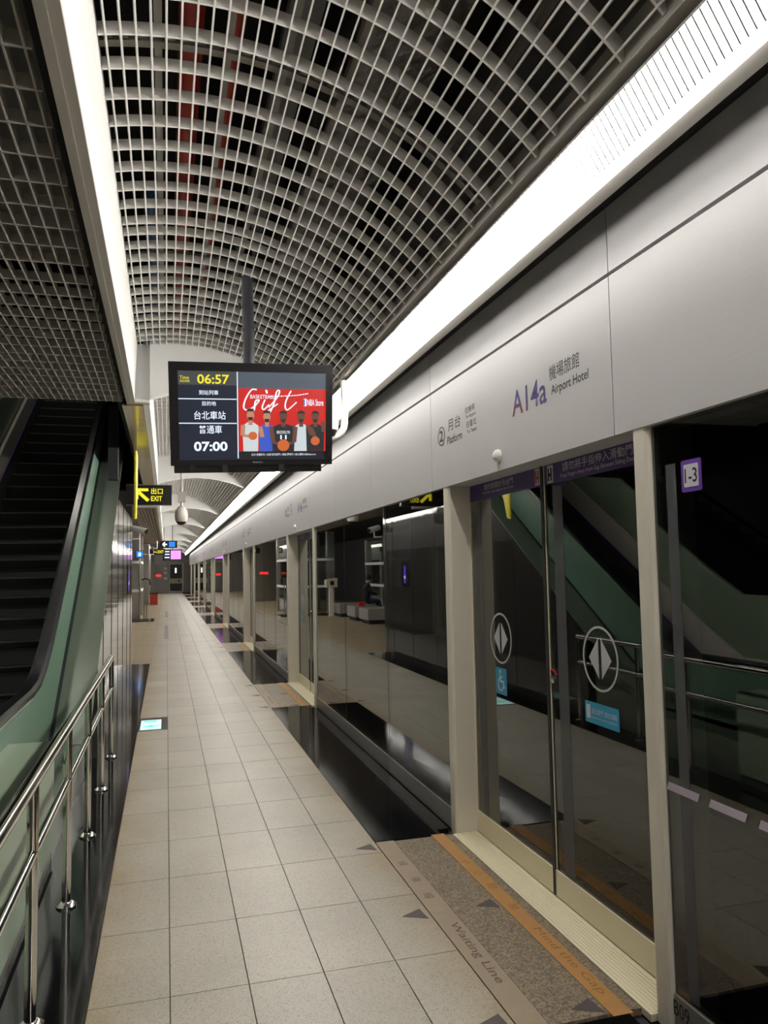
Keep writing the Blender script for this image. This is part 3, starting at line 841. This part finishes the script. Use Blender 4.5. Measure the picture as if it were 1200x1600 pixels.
# far balustrade beyond: stair with pale rails seen only in the glass
sr = thing('stair_railing', 'pale steel stair railing left of the escalator, seen reflected in the glass', 'railing', (-3.08, 6, 0))
for off in (0.0, 0.28):
    part('rail', MB().tube([(-3.08, 3.2, 0.95 - off), (-3.08, 5.6, 0.95 - off), (-3.08, 14, 0.95 - off + 8.4 * .58)], 0.022, 10), 'steel_polished', sr, True)
for i in range(6):
    yy = 4 + i * 1.6; zb = max(0, (yy - 5.6) * .58)
    part('post', MB().tube([(-3.08, yy, zb - (.3 if yy > 5.6 else 0)), (-3.08, yy, zb + .95)], 0.019, 10), 'steel_polished', sr, True)
stair = thing('stair_flight', 'dark stair flight beyond the escalator, seen reflected in the glass', 'stairs', (-3.9, 6, 0))
st_me = MB().box(-4.6, -3.15, 0, 0.34, -0.4, 0).mesh('tread', 'dark_wall')
for i in range(24): put('tread', st_me, stair, (0, 5.8 + i * .30, 0.17 * (i + 1)))
struct(part('wall_left', MB().box(-6.1, -6.0, YA, YZ, -0.2, 7.5), 'dark_wall'), 'dark wall beyond the escalator')
struct(part('wall_back', MB().box(-6, 2.0, YA - .1, YA, -0.2, 4.5), 'dark_wall'), 'dark wall behind the viewer')
struct(part('ceiling_well', MB().box(-6, -0.36, 6.95, 17, 7.0, 7.1), 'plenum'), 'dark top of the escalator well')
struct(part('wall_well', MB().box(-6, -0.36, 16.9, 17, 3.2, 7.0), 'plenum'), 'dark end of the escalator well')
struct(part('wall_well_side', MB().box(-0.42, -0.36, 6.99, 17, 3.13, 7.0), 'plenum'), 'dark side of the escalator well')
for i, yy in enumerate((8.6, 11.6)):
    wl_ = thing('well_downlight', ['round ceiling downlight high in the escalator well, lower one', 'round ceiling downlight high in the escalator well, upper one'][i], 'light', (-1.5, yy, 6.9))
    part('ring', MB().lathe([(.16, 7.0), (.16, 6.93), (.17, 6.93), (.17, 7.0)], (-1.5, yy, 0), 'z', 20, False), 'white_paint', wl_, True)
    part('lamp', MB().lathe([(.14, 6.95), (.14, 6.97)], (-1.5, yy, 0), 'z', 20), 'well_glow', wl_)
# escalator hanger post beside the upper deck
pb = part('ceiling_post', MB().box(-0.66, -0.55, 9.5, 9.62, 2.72, 3.6), 'dark_wall'); tag(pb, 'dark green square post standing on the escalator deck under the grille', 'post')
# mirrored wall under the escalator
mw = struct(put('wall_left_mirror', MB().strip([(7.37, 0.0), (14.30, 0.0)], [(7.37, 0.70), (14.30, 0.70)], -0.70, -0.62, 'x').mesh('wall_left_mirror', 'dark_wall')),
            'polished steel panel wall under the escalator')
ys = [7.38 + i * 0.577 for i in range(13)]
def mtop(y): return min(2.56, dz2(y) - 0.03)
for i in range(12):
    a, b = ys[i] + .003, ys[i + 1] - .003
    yy = [a, b]
    kink = 7.2 + (2.56 + .03 - 0.80) / 0.635
    if a < kink < b: yy = [a, kink, b]
    m = MB().strip([(y, 0.005) for y in yy], [(y, mtop(y)) for y in yy], -0.62, -0.585 + 0.004 * (i % 2), 'x')
    part('panel', m, 'mirror_steel', mw)
part('end_panel', MB().box(-2.4, -0.585, 14.30, 14.36, 0.005, 3.08), 'mirror_steel', mw)
# slim lift call display with violet light on the mirrored wall
cd = thing('call_panel', 'slim lift call panel with a violet lit display on the mirrored wall', 'panel', (-0.575, 12.95, 1.3))
part('plate', MB().box(-0.584, -0.575, 12.72, 13.20, 1.30, 1.76), 'black_plastic', cd)
part('display', MB().box(-0.5749, -0.572, 12.92, 13.02, 1.36, 1.66), 'purple_led', cd, label='violet lit display')
part('figure', MB().box(-0.5719, -0.571, 12.935, 13.005, 1.44, 1.49), 'sign_white', cd)
# yellow head guard
yg = MB().prism([(8.62, 2.93), (8.92, 2.93), (8.92, 2.88), (8.66, 2.21), (8.62, 2.21)], -0.335, -0.305, 'x')
ygt = thing('head_guard', 'yellow triangular warning guard hanging from the soffit by the escalator', 'guard', (-0.32, 8.7, 3.05))
part('plate', yg, 'yellow', ygt)
part('edge_bead', MB().tube([(-0.32, 8.61, 2.20), (-0.32, 8.61, 2.93)], 0.017, 10), 'yellow', ygt, True)
part('hanger', MB().box(-0.325, -0.315, 8.74, 8.80, 2.93, 3.085), 'steel', ygt)
# exit sign ----------------------------------------------------------------
def exit_arrow(ox, oz, s):
    return [line(ox + .16 * s, oz, ox + .02 * s, oz + .13 * s, .045 * s), line(ox, oz + .15 * s, ox + .16 * s, oz + .15 * s, .04 * s), line(ox + .01 * s, oz + .16 * s, ox + .01 * s, oz + .02 * s, .04 * s)]
ex = thing('exit_sign', 'black sign with yellow arrow and EXIT lettering near the mirrored wall', 'sign', (-0.22, 11.0, 2.55))
part('box', MB().box(-0.53, 0.068, 11.0, 11.10, 2.552, 2.825), 'black_plastic', ex)
part('top_edge', MB().box(-0.53, 0.068, 10.995, 11.10, 2.826, 2.833), 'steel', ex)
flat('arrow', exit_arrow(-0.40, 2.61, 1.0), (0, 10.999, 0), FACE_MY, 'sign_yellow', ex)
text('出口', (-0.205, 10.998, 2.70), FACE_MY, 0.155, 0.085, 'sign_yellow', ex, bold=0.02)
text('EXIT', (-0.205, 10.998, 2.605), FACE_MY, 0.145, 0.07, 'sign_yellow', ex, bold=0.02)
part('hanger', MB().box(-0.40, -0.38, 11.04, 11.06, 2.833, 3.085), 'steel', ex)
part('under_tray', MB().box(-0.42, -0.12, 11.0, 11.1, 2.515, 2.55), 'ledge', ex)
# floor sign ----------------------------------------------------------------
fs_ = thing('floor_sign', 'glowing green exit marker set into the floor beside the granite border', 'sign', (-0.13, 8.78, 0), None)
part('frame', MB().box(-0.282, 0.015, 8.47, 9.13, -0.02, 0.001), 'black_plastic', fs_)
part('screen', MB().box(-0.262, -0.05, 8.52, 9.05, 0.0012, 0.003), 'sign_pale', fs_)
part('figure', MB().box(-0.235, -0.10, 8.93, 9.0, 0.0032, 0.0042), 'sign_cyan', fs_)
flat('arrow', [line(-.23, 0, -.08, 0, .03), [(-.19, -.06), (-.12, -.06), (-.155, .06)]], (0, 8.70, 0.0034), (Vector((1, 0, 0)), Vector((0, 1, 0))), 'sign_cyan', fs_)

# ================================================================== HANGING SCREEN
TVW, TVH = 1.03, 0.645
tv = put('hanging_screen', None, None, (0, 0, 0))
tag(tv, 'large black hanging screen showing departure times and a red basketball advertisement', 'screen')
tv.location = (0.531, 4.91, 2.624)
tv.rotation_mode = 'XYZ'
tv.rotation_euler = (0.25, -0.030, 0.0)       # pitched down towards the viewer
def tvp(name, mb, mt, smooth=False, label=None, parent=None):
    o = put(name, mb.mesh(name, mt, smooth), None)
    o.parent = parent or tv; o.location = (0, 0, 0)
    if label: o['label'] = label
    return o
bz = MB()
bz.prism([(-TVW/2, -TVH/2), (TVW/2, -TVH/2), (TVW/2, TVH/2), (-TVW/2, TVH/2)], 0.0, 0.07, 'y')
tvp('case', bz, 'black_plastic')
SX0, SX1, SZ0, SZ1 = -0.460, 0.472, -0.288, 0.268
fr = MB().box(-TVW/2, SX0, -.012, 0, -TVH/2, TVH/2); fr.box(SX1, TVW/2, -.012, 0, -TVH/2, TVH/2)
fr.box(SX0, SX1, -.012, 0, SZ1, TVH/2); fr.box(SX0, SX1, -.012, 0, -TVH/2, SZ0)
tvp('bezel', fr, 'black_plastic')
tvp('back_cover', MB().box(-0.35, 0.35, 0.07, 0.13, -0.22, 0.22), 'black_matte')
tvp('lower_box', MB().box(-0.495, 0.445, 0.0, 0.09, -TVH/2 - .048, -TVH/2 - .002), 'black_plastic')
for xx in (-0.40, -0.2, 0.16): tvp('foot_bracket', MB().box(xx, xx + .035, -.014, 0.0, -TVH/2 - .044, -TVH/2 + .004), 'black_matte')
scr = tvp('screen', MB().box(SX0, SX1, -.004, -.001, SZ0, SZ1), 'scr_navy', label='lit screen with train times beside an advertisement')
SW, SH = SX1 - SX0, SZ1 - SZ0
def su(u): return SX0 + SW * u
def sv(v): return SZ1 - SH * v
def sflat(name, polys, mt, d):        # polys in (u, v) screen units, v down
    mb = MB()
    for p in polys: mb.prism([(su(a), sv(b)) for a, b in p], -.004 - d * .0006, -.0041 - d * .0006 + .0003, 'y')
    return tvp(name, mb, mt, parent=scr)
def stext(b, u0, u1, v0, v1, mt, d=4, shear=0, bold=0):
    me = text_mesh(b, (u1 - u0) * SW, (v1 - v0) * SH, mt, shear, bold).copy()
    me.transform(basis((su(u0), -.0045 - d * .0006, sv(v1)), FACE_MY))
    o = put('lettering', me, None); o.parent = scr; o.location = (0, 0, 0); return o
R_ = lambda u0, u1, v0, v1: [(u0, v0), (u1, v0), (u1, v1), (u0, v1)]
sflat('header', [R_(0, .385, 0, .155)], 'scr_header', 1)
sflat('divider', [R_(.386, .3925, 0, .985), R_(0, .382, .305, .315), R_(0, .382, .578, .588)], 'scr_white', 2)
sflat('top_band', [R_(.395, 1, 0, .185)], 'scr_slate', 1)
sflat('advert', [R_(.395, 1, .185, .905)], 'scr_red', 1)
sflat('footer', [R_(.395, 1, .905, 1)], 'scr_black', 1)
stext('Time', .012, .072, .055, .095, 'scr_yellow'); stext('現在時間', .012, .075, .102, .128, 'scr_yellow')
stext('06:57', .125, .335, .035, .142, 'scr_yellow', bold=.02)
stext('到站列車', .135, .262, .212, .265, 'scr_white', bold=.006)
stext('目的地', .155, .245, .335, .385, 'scr_white', bold=.006)
stext('台北車站', .10, .308, .445, .54, 'scr_white', bold=.006)
stext('普通車', .13, .282, .605, .70, 'scr_white', bold=.006)
stext('07:00', .095, .318, .79, .90, 'scr_white', bold=.03)
def script(pts, wd, d=3, asp=1.7):
    P = []
    for (x0, y0), (x1, y1) in zip(pts, pts[1:]):
        P.append([(a, b / asp) for a, b in line(x0, y0 * asp, x1, y1 * asp, wd)]); P.append([(a, b) for a, b in disc(x1, y1, wd / 2, wd / 2 * 1.68 / 1.0, 8)])
    sflat('script_letter', P, 'scr_white', d)
def sm(pts, n=4):
    out = []
    for i in range(len(pts) - 1):
        p0 = pts[max(i - 1, 0)]; p1 = pts[i]; p2 = pts[i + 1]; p3 = pts[min(i + 2, len(pts) - 1)]
        for k in range(n):
            t = k / n
            out.append(tuple(.5 * (2 * p1[j] + (p2[j] - p0[j]) * t + (2 * p0[j] - 5 * p1[j] + 4 * p2[j] - p3[j]) * t * t + (3 * p1[j] - p0[j] - 3 * p2[j] + p3[j]) * t ** 3) for j in (0, 1)))
    return out + [pts[-1]]
script(sm([(.52, .20), (.485, .20), (.445, .30), (.43, .40), (.455, .43), (.50, .39), (.535, .32), (.51, .33), (.50, .43), (.47, .50)]), .011)
script(sm([(.575, .31), (.555, .40), (.57, .42), (.60, .37)]), .010); script([(.583, .20), (.588, .23)], .014)
script(sm([(.60, .40), (.66, .28), (.675, .21), (.655, .22), (.635, .36), (.60, .48), (.595, .44), (.66, .36)]), .010)
script(sm([(.755, .205), (.72, .32), (.715, .40), (.735, .42), (.79, .34)]), .010)
script(sm([(.60, .275), (.72, .265), (.80, .255), (.87, .235)]), .009)
stext('BASKETBALL', .475, .64, .255, .30, 'scr_white', 4)
stext('NBA Store', .868, .982, .30, .375, 'scr_white', 4, bold=.01)
sflat('logo_tile', [R_(.842, .862, .295, .38)], 'scr_white', 3); sflat('logo_half', [R_(.842, .851, .30, .375)], 'scr_jersey_blue', 4)
stext('台北 信義新光 / 台南 新光西門 / 高雄 夢時代 / 線上購物 NBAStore.tw', .48, .93, .928, .955, 'scr_white', 4)
sflat('confetti', [R_(.45 + random.random() * .38, 0, 0, 0) and (lambda a, b: R_(a, a + .006, b, b + .008))(.44 + random.random() * .4, .30 + random.random() * .14) for _ in range(40)], 'scr_ball', 2)
def player(name, cx_, top, wd, jersey, skin, d, ball=None, arm=None):
    sflat(name + '_jersey', [[(cx_ - wd * .55, top + .20), (cx_ - wd * .2, top + .16), (cx_ + wd * .2, top + .16), (cx_ + wd * .55, top + .20), (cx_ + wd * .5, .903), (cx_ - wd * .5, .903)]], jersey, d)
    sflat(name + '_head', [disc(cx_, top + .075, .026, .062, 16), R_(cx_ - .014, cx_ + .014, top + .11, top + .19)], skin, d + 1)
    sflat(name + '_hair', [[(cx_ - .026, top + .07), (cx_ - .024, top + .015), (cx_, top), (cx_ + .024, top + .015), (cx_ + .026, top + .07), (cx_ + .02, top + .035), (cx_ - .02, top + .035)],
                           [(cx_ - .018, top + .10), (cx_ + .018, top + .10), (cx_ + .012, top + .137), (cx_ - .012, top + .137)]], 'scr_jersey_dark', d + 2)
    if arm:
        for x0, y0, x1, y1 in arm: sflat(name + '_arm', [line(x0, y0, x1, y1, .030)], skin, d + 2)
    if ball: sflat(name + '_ball', [disc(ball[0], ball[1], ball[2], ball[2] * 1.6, 20)], 'scr_ball', d + 3)
player('figure', .475, .41, .10, 'scr_jersey_white', 'scr_skin_a', 5, (.49, .725, .030), [(.425, .60, .42, .72), (.42, .72, .47, .73)])
player('figure', .587, .43, .10, 'scr_jersey_blue', 'scr_skin_a', 6, None, [(.54, .62, .555, .74)])
player('figure', .825, .43, .11, 'scr_jersey_white', 'scr_skin_b', 6, None, [(.77, .60, .775, .75), (.87, .60, .90, .72)])
player('figure', .925, .43, .12, 'scr_jersey_dark', 'scr_skin_b', 7, (.925, .785, .032), [(.98, .56, .985, .68), (.89, .62, .93, .76)])
player('figure', .70, .43, .15, 'scr_jersey_dark', 'scr_skin_b', 11, (.70, .835, .042), [(.615, .62, .63, .80), (.63, .80, .68, .82), (.785, .62, .775, .80), (.775, .80, .73, .82)])
stext('BROOKLYN', .655, .745, .665, .70, 'scr_white', 15); stext('11', .678, .722, .715, .765, 'scr_white', 15, bold=.03)
me = text_mesh('Panasonic', .062, .010, 'white_ink').copy(); me.transform(basis((-.005, -.0135, -.308), FACE_MY))
o = put('lettering', me); o.parent = tv; o.location = (0, 0, 0)
# pole
tp = thing('screen_pole', 'black round pole holding the hanging screen', 'pole', (0.51, 5.02, 3.5))
part('tube', MB().tube([(0.525, 5.03, 2.75), (0.495, 5.03, 4.35)], 0.038, 20), 'pole_black', tp, True)
part('bracket', MB().box(0.36, 0.69, 5.005, 5.06, 2.55, 2.80), 'black_matte', tp)
for z in (3.20, 3.36):
    part('collar_bolt', MB().box(0.452, 0.466, 5.0, 5.03, z, z + .02), 'black_matte', tp); part('collar_bolt', MB().box(0.562, 0.576, 5.0, 5.03, z, z + .02), 'black_matte', tp)
# J pipe camera behind the screen
jp = thing('pipe_camera', 'white J shaped pipe with a camera, partly behind the hanging screen', 'camera', (1.29, 5.67, 3.06))
def jj(p): return (p[0] * .945, 5.67, (p[2] - H) * .945 + H)
arc = [jj(p) for p in [(1.375, 6.0, 3.15), (1.385, 6.0, 2.95), (1.38, 6.0, 2.83)] + [(1.38 - .12 + .12 * math.cos(math.radians(a)), 6.0, 2.80 - .12 * math.sin(math.radians(a))) for a in (0, 20, 40, 60, 80)] + [(1.15, 6.0, 2.675)]]
part('pipe', MB().tube(arc, 0.027, 14), 'white_plastic', jp, True)
part('body', MB().lathe([(.03, 2.64), (.072, 2.68), (.076, 2.74), (.076, 2.81), (.05, 2.86), (.01, 2.87)], (1.18, 5.67, 0), 'z', 20), 'white_plastic', jp, True)
part('lens', MB().lathe([(.01, 2.62), (.05, 2.63), (.068, 2.675)], (1.18, 5.67, 0), 'z', 18), 'black_plastic', jp, True)

# ================================================================== FURTHER ALONG
# dome camera on straight pipe
dc = thing('dome_camera', 'egg shaped dome camera hanging on a straight pipe below the vault', 'camera', (0.235, 13.4, 3.2))
part('pipe', MB().tube([(0.245, 13.4, 2.70), (0.245, 13.4, 3.7)], 0.022, 12), 'ledge', dc, True)
part('joint_box', MB().box(0.185, 0.305, 13.36, 13.44, 2.80, 2.98), 'ledge', dc)
part('body', MB().lathe([(.03, 2.74), (.06, 2.72), (.095, 2.65), (.108, 2.57), (.10, 2.50), (.085, 2.47)], (0.24, 13.4, 0), 'z', 20), 'beam_edge', dc, True)
part('dome', MB().lathe([(.01, 2.415), (.05, 2.425), (.078, 2.455), (.085, 2.47)], (0.24, 13.4, 0), 'z', 20), 'black_plastic', dc, True)
def bullet(x, y, z, s, yaw, label, lx):
    t = thing('bullet_camera', label, 'camera', (x, y, z))
    d = Vector((math.cos(yaw), math.sin(yaw), -.25)).normalized()
    c = Vector((x, y, z))
    part('body', MB().tube([c - d * .13 * s, c + d * .13 * s], .055 * s, 14), 'white_plastic', t, True)
    part('hood', MB().tube([c + d * .131 * s, c + d * .145 * s], .045 * s, 14), 'black_plastic', t, True)
    tail = [(lx, y, z - .16 * s)] if lx > -0.75 else [(lx, y, z - .16 * s), (lx, y, 3.06)]
    part('arm', MB().tube([c - Vector((0, 0, .055 * s)), c - Vector((0, 0, .16 * s))] + tail, .016 * s, 8), 'white_plastic', t, True)
    return t
bullet(-0.47, 14.6, 2.40, 1.0, -0.5, 'white bullet camera on an arm above the mirrored wall end', -0.62)
bullet(-0.38, 25.0, 2.35, 1.0, -1.2, 'smaller white bullet camera further down beside the yellow sign', -0.8)
# lift enclosure of steel and glass
le = thing('lift_enclosure', 'steel and glass lift enclosure standing on the passage floor', 'lift', (-1.7, 29.6, 0))
for x, y in ((-1.02, 28.5), (-2.5, 28.5), (-1.02, 31.4), (-2.5, 31.4)):
    part('column', MB().box(x - .14, x + .14, y, y + .28, 0, 3.05), 'steel', le)
for z in (0.95, 1.95):
    part('beam', MB().box(-2.6, -0.865, 28.45, 28.55, z, z + .09), 'white_paint', le)
    part('beam', MB().box(-0.90, -0.86, 28.8, 31.4, z, z + .09), 'white_paint', le)
part('glass_wall', MB().box(-0.93, -0.92, 28.8, 31.4, 0.05, 3.0), 'clear_glass', le)
part('glass_wall', MB().box(-2.36, -1.16, 28.52, 28.53, 0.05, 3.0), 'clear_glass', le)
part('plinth', MB().box(-2.6, -0.40, 26.9, 28.44, 0.002, 0.02), 'black_granite', le)
gp = thing('hand_post', 'dark steel double post with a curved top on the black plinth', 'post', (-0.7, 28.0, 0))
for x in (-0.74, -0.66): part('tube', MB().tube([(x, 28.0, 0.02), (x, 28.0, 1.36)], .022, 10), 'steel', gp, True)
part('top', MB().tube([(-0.82, 28.0, 1.38), (-0.70, 28.0, 1.42), (-0.56, 28.0, 1.38), (-0.54, 28.0, 1.20)], .026, 10), 'black_plastic', gp, True)
ls = thing('lift_sign', 'small square blue lit lift sign on a pole', 'sign', (-0.90, 28.2, 0))
part('pole', MB().tube([(-0.90, 28.3, 0.021), (-0.90, 28.3, 2.15)], .02, 10), 'steel', ls, True)
part('box', MB().box(-1.03, -0.77, 28.25, 28.32, 2.14, 2.40), 'black_plastic', ls)
part('face', MB().box(-1.01, -0.79, 28.24, 28.249, 2.16, 2.38), 'sign_blue', ls)
part('pictogram', MB().box(-0.94, -0.86, 28.232, 28.2395, 2.21, 2.33), 'sign_white', ls)
# column block with red display
sb = thing('steel_block', 'brushed steel clad block with red lit display down the platform', 'block', (-1.5, 42, 0))
part('body', MB().box(-2.2, -0.86, 41.2, 46.0, 0, 3.08), 'steel', sb)
part('display', MB().box(-1.75, -1.30, 41.17, 41.199, 1.42, 1.55), 'sign_red', sb, label='red lit display')
part('side_display', MB().box(-0.859, -0.84, 42.2, 42.9, 1.42, 1.55), 'sign_red', sb, label='red lit display')
rb = thing('red_cabinet', 'low red fire equipment cabinet beside the steel block', 'cabinet', (-0.6, 41, 0))
part('body', MB().box(-0.80, -0.42, 40.6, 41.0, 0, 0.55), 'red_bin', rb)
part('lid', MB().box(-0.82, -0.40, 40.58, 41.02, 0.55, 0.60), 'black_matte', rb)
# hanging signs
hs = thing('direction_sign', 'blue and black hanging sign with white arrow on two rods', 'sign', (0.1, 33, 2.6))
part('box', MB().box(-0.25, 0.43, 33.0, 33.1, 2.62, 2.92), 'black_plastic', hs)
flat('arrow', [line(-.14, 2.77, .02, 2.77, .05), line(-.15, 2.77, -.06, 2.86, .045), line(-.15, 2.77, -.06, 2.68, .045)], (0, 32.998, 0), FACE_MY, 'sign_white', hs)
part('panel', MB().box(0.10, 0.34, 32.985, 32.998, 2.66, 2.88), 'sign_blue', hs)
for x in (-0.1, 0.24): part('rod', MB().tube([(x, 33.05, 2.92), (x, 33.05, 3.62)], .012, 8), 'ink', hs, True)
e2 = thing('exit_sign', 'small yellow lit exit sign far down the platform', 'sign', (-0.4, 36, 2.4))
part('box', MB().box(-0.72, -0.06, 36.0, 36.1, 2.42, 2.68), 'black_plastic', e2)
flat('arrow', exit_arrow(-0.52, 2.49, .7), (0, 35.998, 0), FACE_MY, 'sign_yellow', e2)
text('EXIT', (-0.37, 35.997, 2.48), FACE_MY, 0.25, 0.13, 'sign_yellow', e2, bold=.02)
part('rod', MB().tube([(-0.4, 36.05, 2.68), (-0.4, 36.05, 3.06)], .012, 8), 'steel', e2)
t2 = thing('hanging_screen', 'distant hanging screen glowing white and magenta', 'screen', (0.35, 46, 2.3))
part('case', MB().box(-0.20, 0.86, 46.0, 46.12, 2.30, 2.92), 'black_plastic', t2)
part('times', MB().box(-0.14, 0.22, 45.985, 45.999, 2.36, 2.86), 'scr_navy', t2)
for z in (2.78, 2.62, 2.44): part('line', MB().box(-0.10, 0.16, 45.975, 45.984, z, z + .05), 'sign_white', t2)
part('advert', MB().box(0.24, 0.80, 45.985, 45.999, 2.36, 2.86), 'sign_purple', t2)
part('pole', MB().tube([(0.35, 46.06, 2.92), (0.35, 46.06, 3.7)], .035, 10), 'pole_black', t2, True)
# platform end wall
ew = struct(part('wall_end', MB().box(-6, 2.0, YZ, YZ + .2, 0, 4.4), 'ledge'), 'platform end wall with a door')
part('end_fascia', MB().box(-0.9, 1.7, YZ - .06, YZ - .001, 2.35, 3.05), 'fascia', ew)
ed = struct(part('door_1', MB().box(0.20, 1.32, YZ - .10, YZ - .062, 0.02, 2.33), 'post_metal'), 'end door with warning board')
part('pane', MB().box(0.28, 1.20, YZ - .12, YZ - .101, 0.12, 2.24), 'black_plastic', ed)
part('handle_light', MB().box(0.66, 0.78, YZ - .135, YZ - .121, 1.55, 1.95), 'sign_white', ed)
part('board', MB().box(0.30, 1.20, YZ - .16, YZ - .125, 0.72, 1.12), 'cream', ed)
flat('warning_triangle', [[(.50, .82), (.70, .82), (.60, 1.02)]], (0, YZ - .161, 0), FACE_MY, 'yellow', ed)
flat('no_entry_disc', [disc(.98, .93, .10)], (0, YZ - .161, 0), FACE_MY, 'red_mark', ed)
part('notice_column', MB().box(-0.25, 0.12, YZ - .14, YZ - .061, 0, 2.33), 'kick_metal', ew)
for z in (1.05, 1.5, 1.85): part('notice', MB().box(-0.18, 0.05, YZ - .15, YZ - .141, z, z + .16), 'white_paint', ew)
part('side_screen', MB().box(-0.85, -0.27, YZ - .10, YZ - .061, 0.05, 2.3), 'kick_metal', ew)
part('red_display', MB().box(-0.80, -0.40, YZ - .13, YZ - .101, 1.30, 1.45), 'sign_red', ew)

# benches and the seated person, seen reflected in the glass --------------------
def bench(y, label):
    t = thing('stone_bench', label, 'bench', (-2.5, y, 0), 'grey stone benches')
    part('seat', MB().box(-2.98, -2.2, y, y + 1.1, 0.12, 0.45), 'bench_stone', t)
    part('foot', MB().box(-2.9, -2.26, y + .08, y + 1.02, 0, 0.12), 'dark_wall', t)
bench(21.9, 'grey stone bench nearest the viewer, seen reflected in the glass')
bench(23.5, 'middle grey stone bench with the seated person, seen reflected in the glass')
bench(25.7, 'farthest grey stone bench, seen reflected in the glass')
gb = thing('glass_barrier', 'glass barrier with white rails behind the benches, seen reflected', 'barrier', (-3.6, 24, 0))
part('pane', MB().box(-3.62, -3.60, 20.0, 27.5, 0.1, 2.6), 'clear_glass', gb)
for z in (1.0, 1.75): part('rail', MB().box(-3.64, -3.56, 20.0, 27.5, z, z + .09), 'white_paint', gb)
for y in (20, 22.5, 25, 27.5): part('post', MB().box(-3.66, -3.58, y - .04, y + .04, 0, 2.65), 'steel', gb)
kio = thing('ticket_kiosk', 'small cream terminal on a pedestal, seen reflected in the glass', 'kiosk', (-2.05, 26.4, 0))
part('pedestal', MB().box(-2.12, -1.98, 26.3, 26.5, 0, 1.0), 'post_metal', kio)
part('head', MB().prism([(-2.24, 1.0), (-1.86, 1.0), (-1.86, 1.26), (-2.24, 1.32)], 26.2, 26.6, 'y'), 'cream', kio)
part('display', MB().box(-2.12, -1.98, 26.19, 26.199, 1.08, 1.22), 'black_plastic', kio)
def person():
    t = thing('person', 'person in a dark jacket and jeans sitting on the middle bench, reflected in the glass', 'person', (-2.45, 24.0, 0))
    def skinned(name, verts, edges, rad, mt):
        me = bpy.data.meshes.new(name); me.from_pydata(verts, edges, []); me.update()
        o = bpy.data.objects.new(name, me); COL.objects.link(o)
        mo = o.modifiers.new('s', 'SKIN'); sv_ = me.skin_vertices[0].data
        for i, r in enumerate(rad): sv_[i].radius = (r, r)
        sv_[0].use_root = True
        o.modifiers.new('u', 'SUBSURF').levels = 1
        dg = bpy.context.evaluated_depsgraph_get(); dg.update()
        m2 = bpy.data.meshes.new_from_object(o.evaluated_get(dg)); bpy.data.objects.remove(o)
        m2.name = name; m2.materials.clear(); m2.materials.append(MATS[mt])
        for p in m2.polygons: p.use_smooth = True
        return put(name, m2, t)
    bx, by = -2.70, 24.0
    V = [(0,0,.53),(0,0,.70),(.02,0,.90),(.04,0,1.02),(.06,0,1.10),(.09,0,1.18),(.10,0,1.26),       # spine, neck, head base
         (.03,.18,1.0),(.10,.22,.78),(.30,.10,.74),(.36,.05,.76),                                     # left arm
         (.03,-.18,1.0),(.10,-.22,.78),(.30,-.10,.74),(.36,-.05,.76),
         (.02,.10,.53),(.40,.13,.52),(.42,.13,.08),(.54,.14,.05),
         (.02,-.10,.53),(.40,-.12,.52),(.42,-.12,.08),(.54,-.13,.05)]
    E_ = [(0,1),(1,2),(2,3),(3,4),(4,5),(5,6),(3,7),(7,8),(8,9),(9,10),(3,11),(11,12),(12,13),(13,14),(0,15),(15,16),(16,17),(17,18),(0,19),(19,20),(20,21),(21,22)]
    rad = [.15,.15,.16,.12,.055,.085,.08,.065,.055,.042,.035,.065,.055,.042,.035,.10,.075,.05,.045,.10,.075,.05,.045]
    b = skinned('body', [(bx - x, by + y, z + (.075 if z > .45 else 0)) for x, y, z in V], E_, rad, 'jacket')
    me = b.data
    for nm in ('jeans', 'skin', 'hair'): me.materials.append(MATS[nm])
    for p in me.polygons:
        c = p.center; z = c.z - (.075 if c.z > .3 else 0); x = bx - c.x
        if z < 0.60 and (x > .06 or z < .45): p.material_index = 1
        if z > 1.08: p.material_index = 2
        if x > .31 and .68 < z < .85: p.material_index = 2
    part('hair', MB().lathe([(.01, 1.44), (.06, 1.425), (.092, 1.375), (.098, 1.315), (.09, 1.265)], (bx - .085, by, 0), 'z', 16), 'hair', t, True)
    part('nose', MB().lathe([(.014, 0), (.012, -.015), (.004, -.025)], (bx - .175, by, 1.285), 'x', 8), 'skin', t, True)
    part('phone', MB().box(bx - .46, bx - .38, by - .035, by + .035, .865, .875), 'black_plastic', t)
    part('bag', MB().box(bx + .12, bx + .32, by - .30, by - .12, .452, .58), 'red_mark', t)
person()
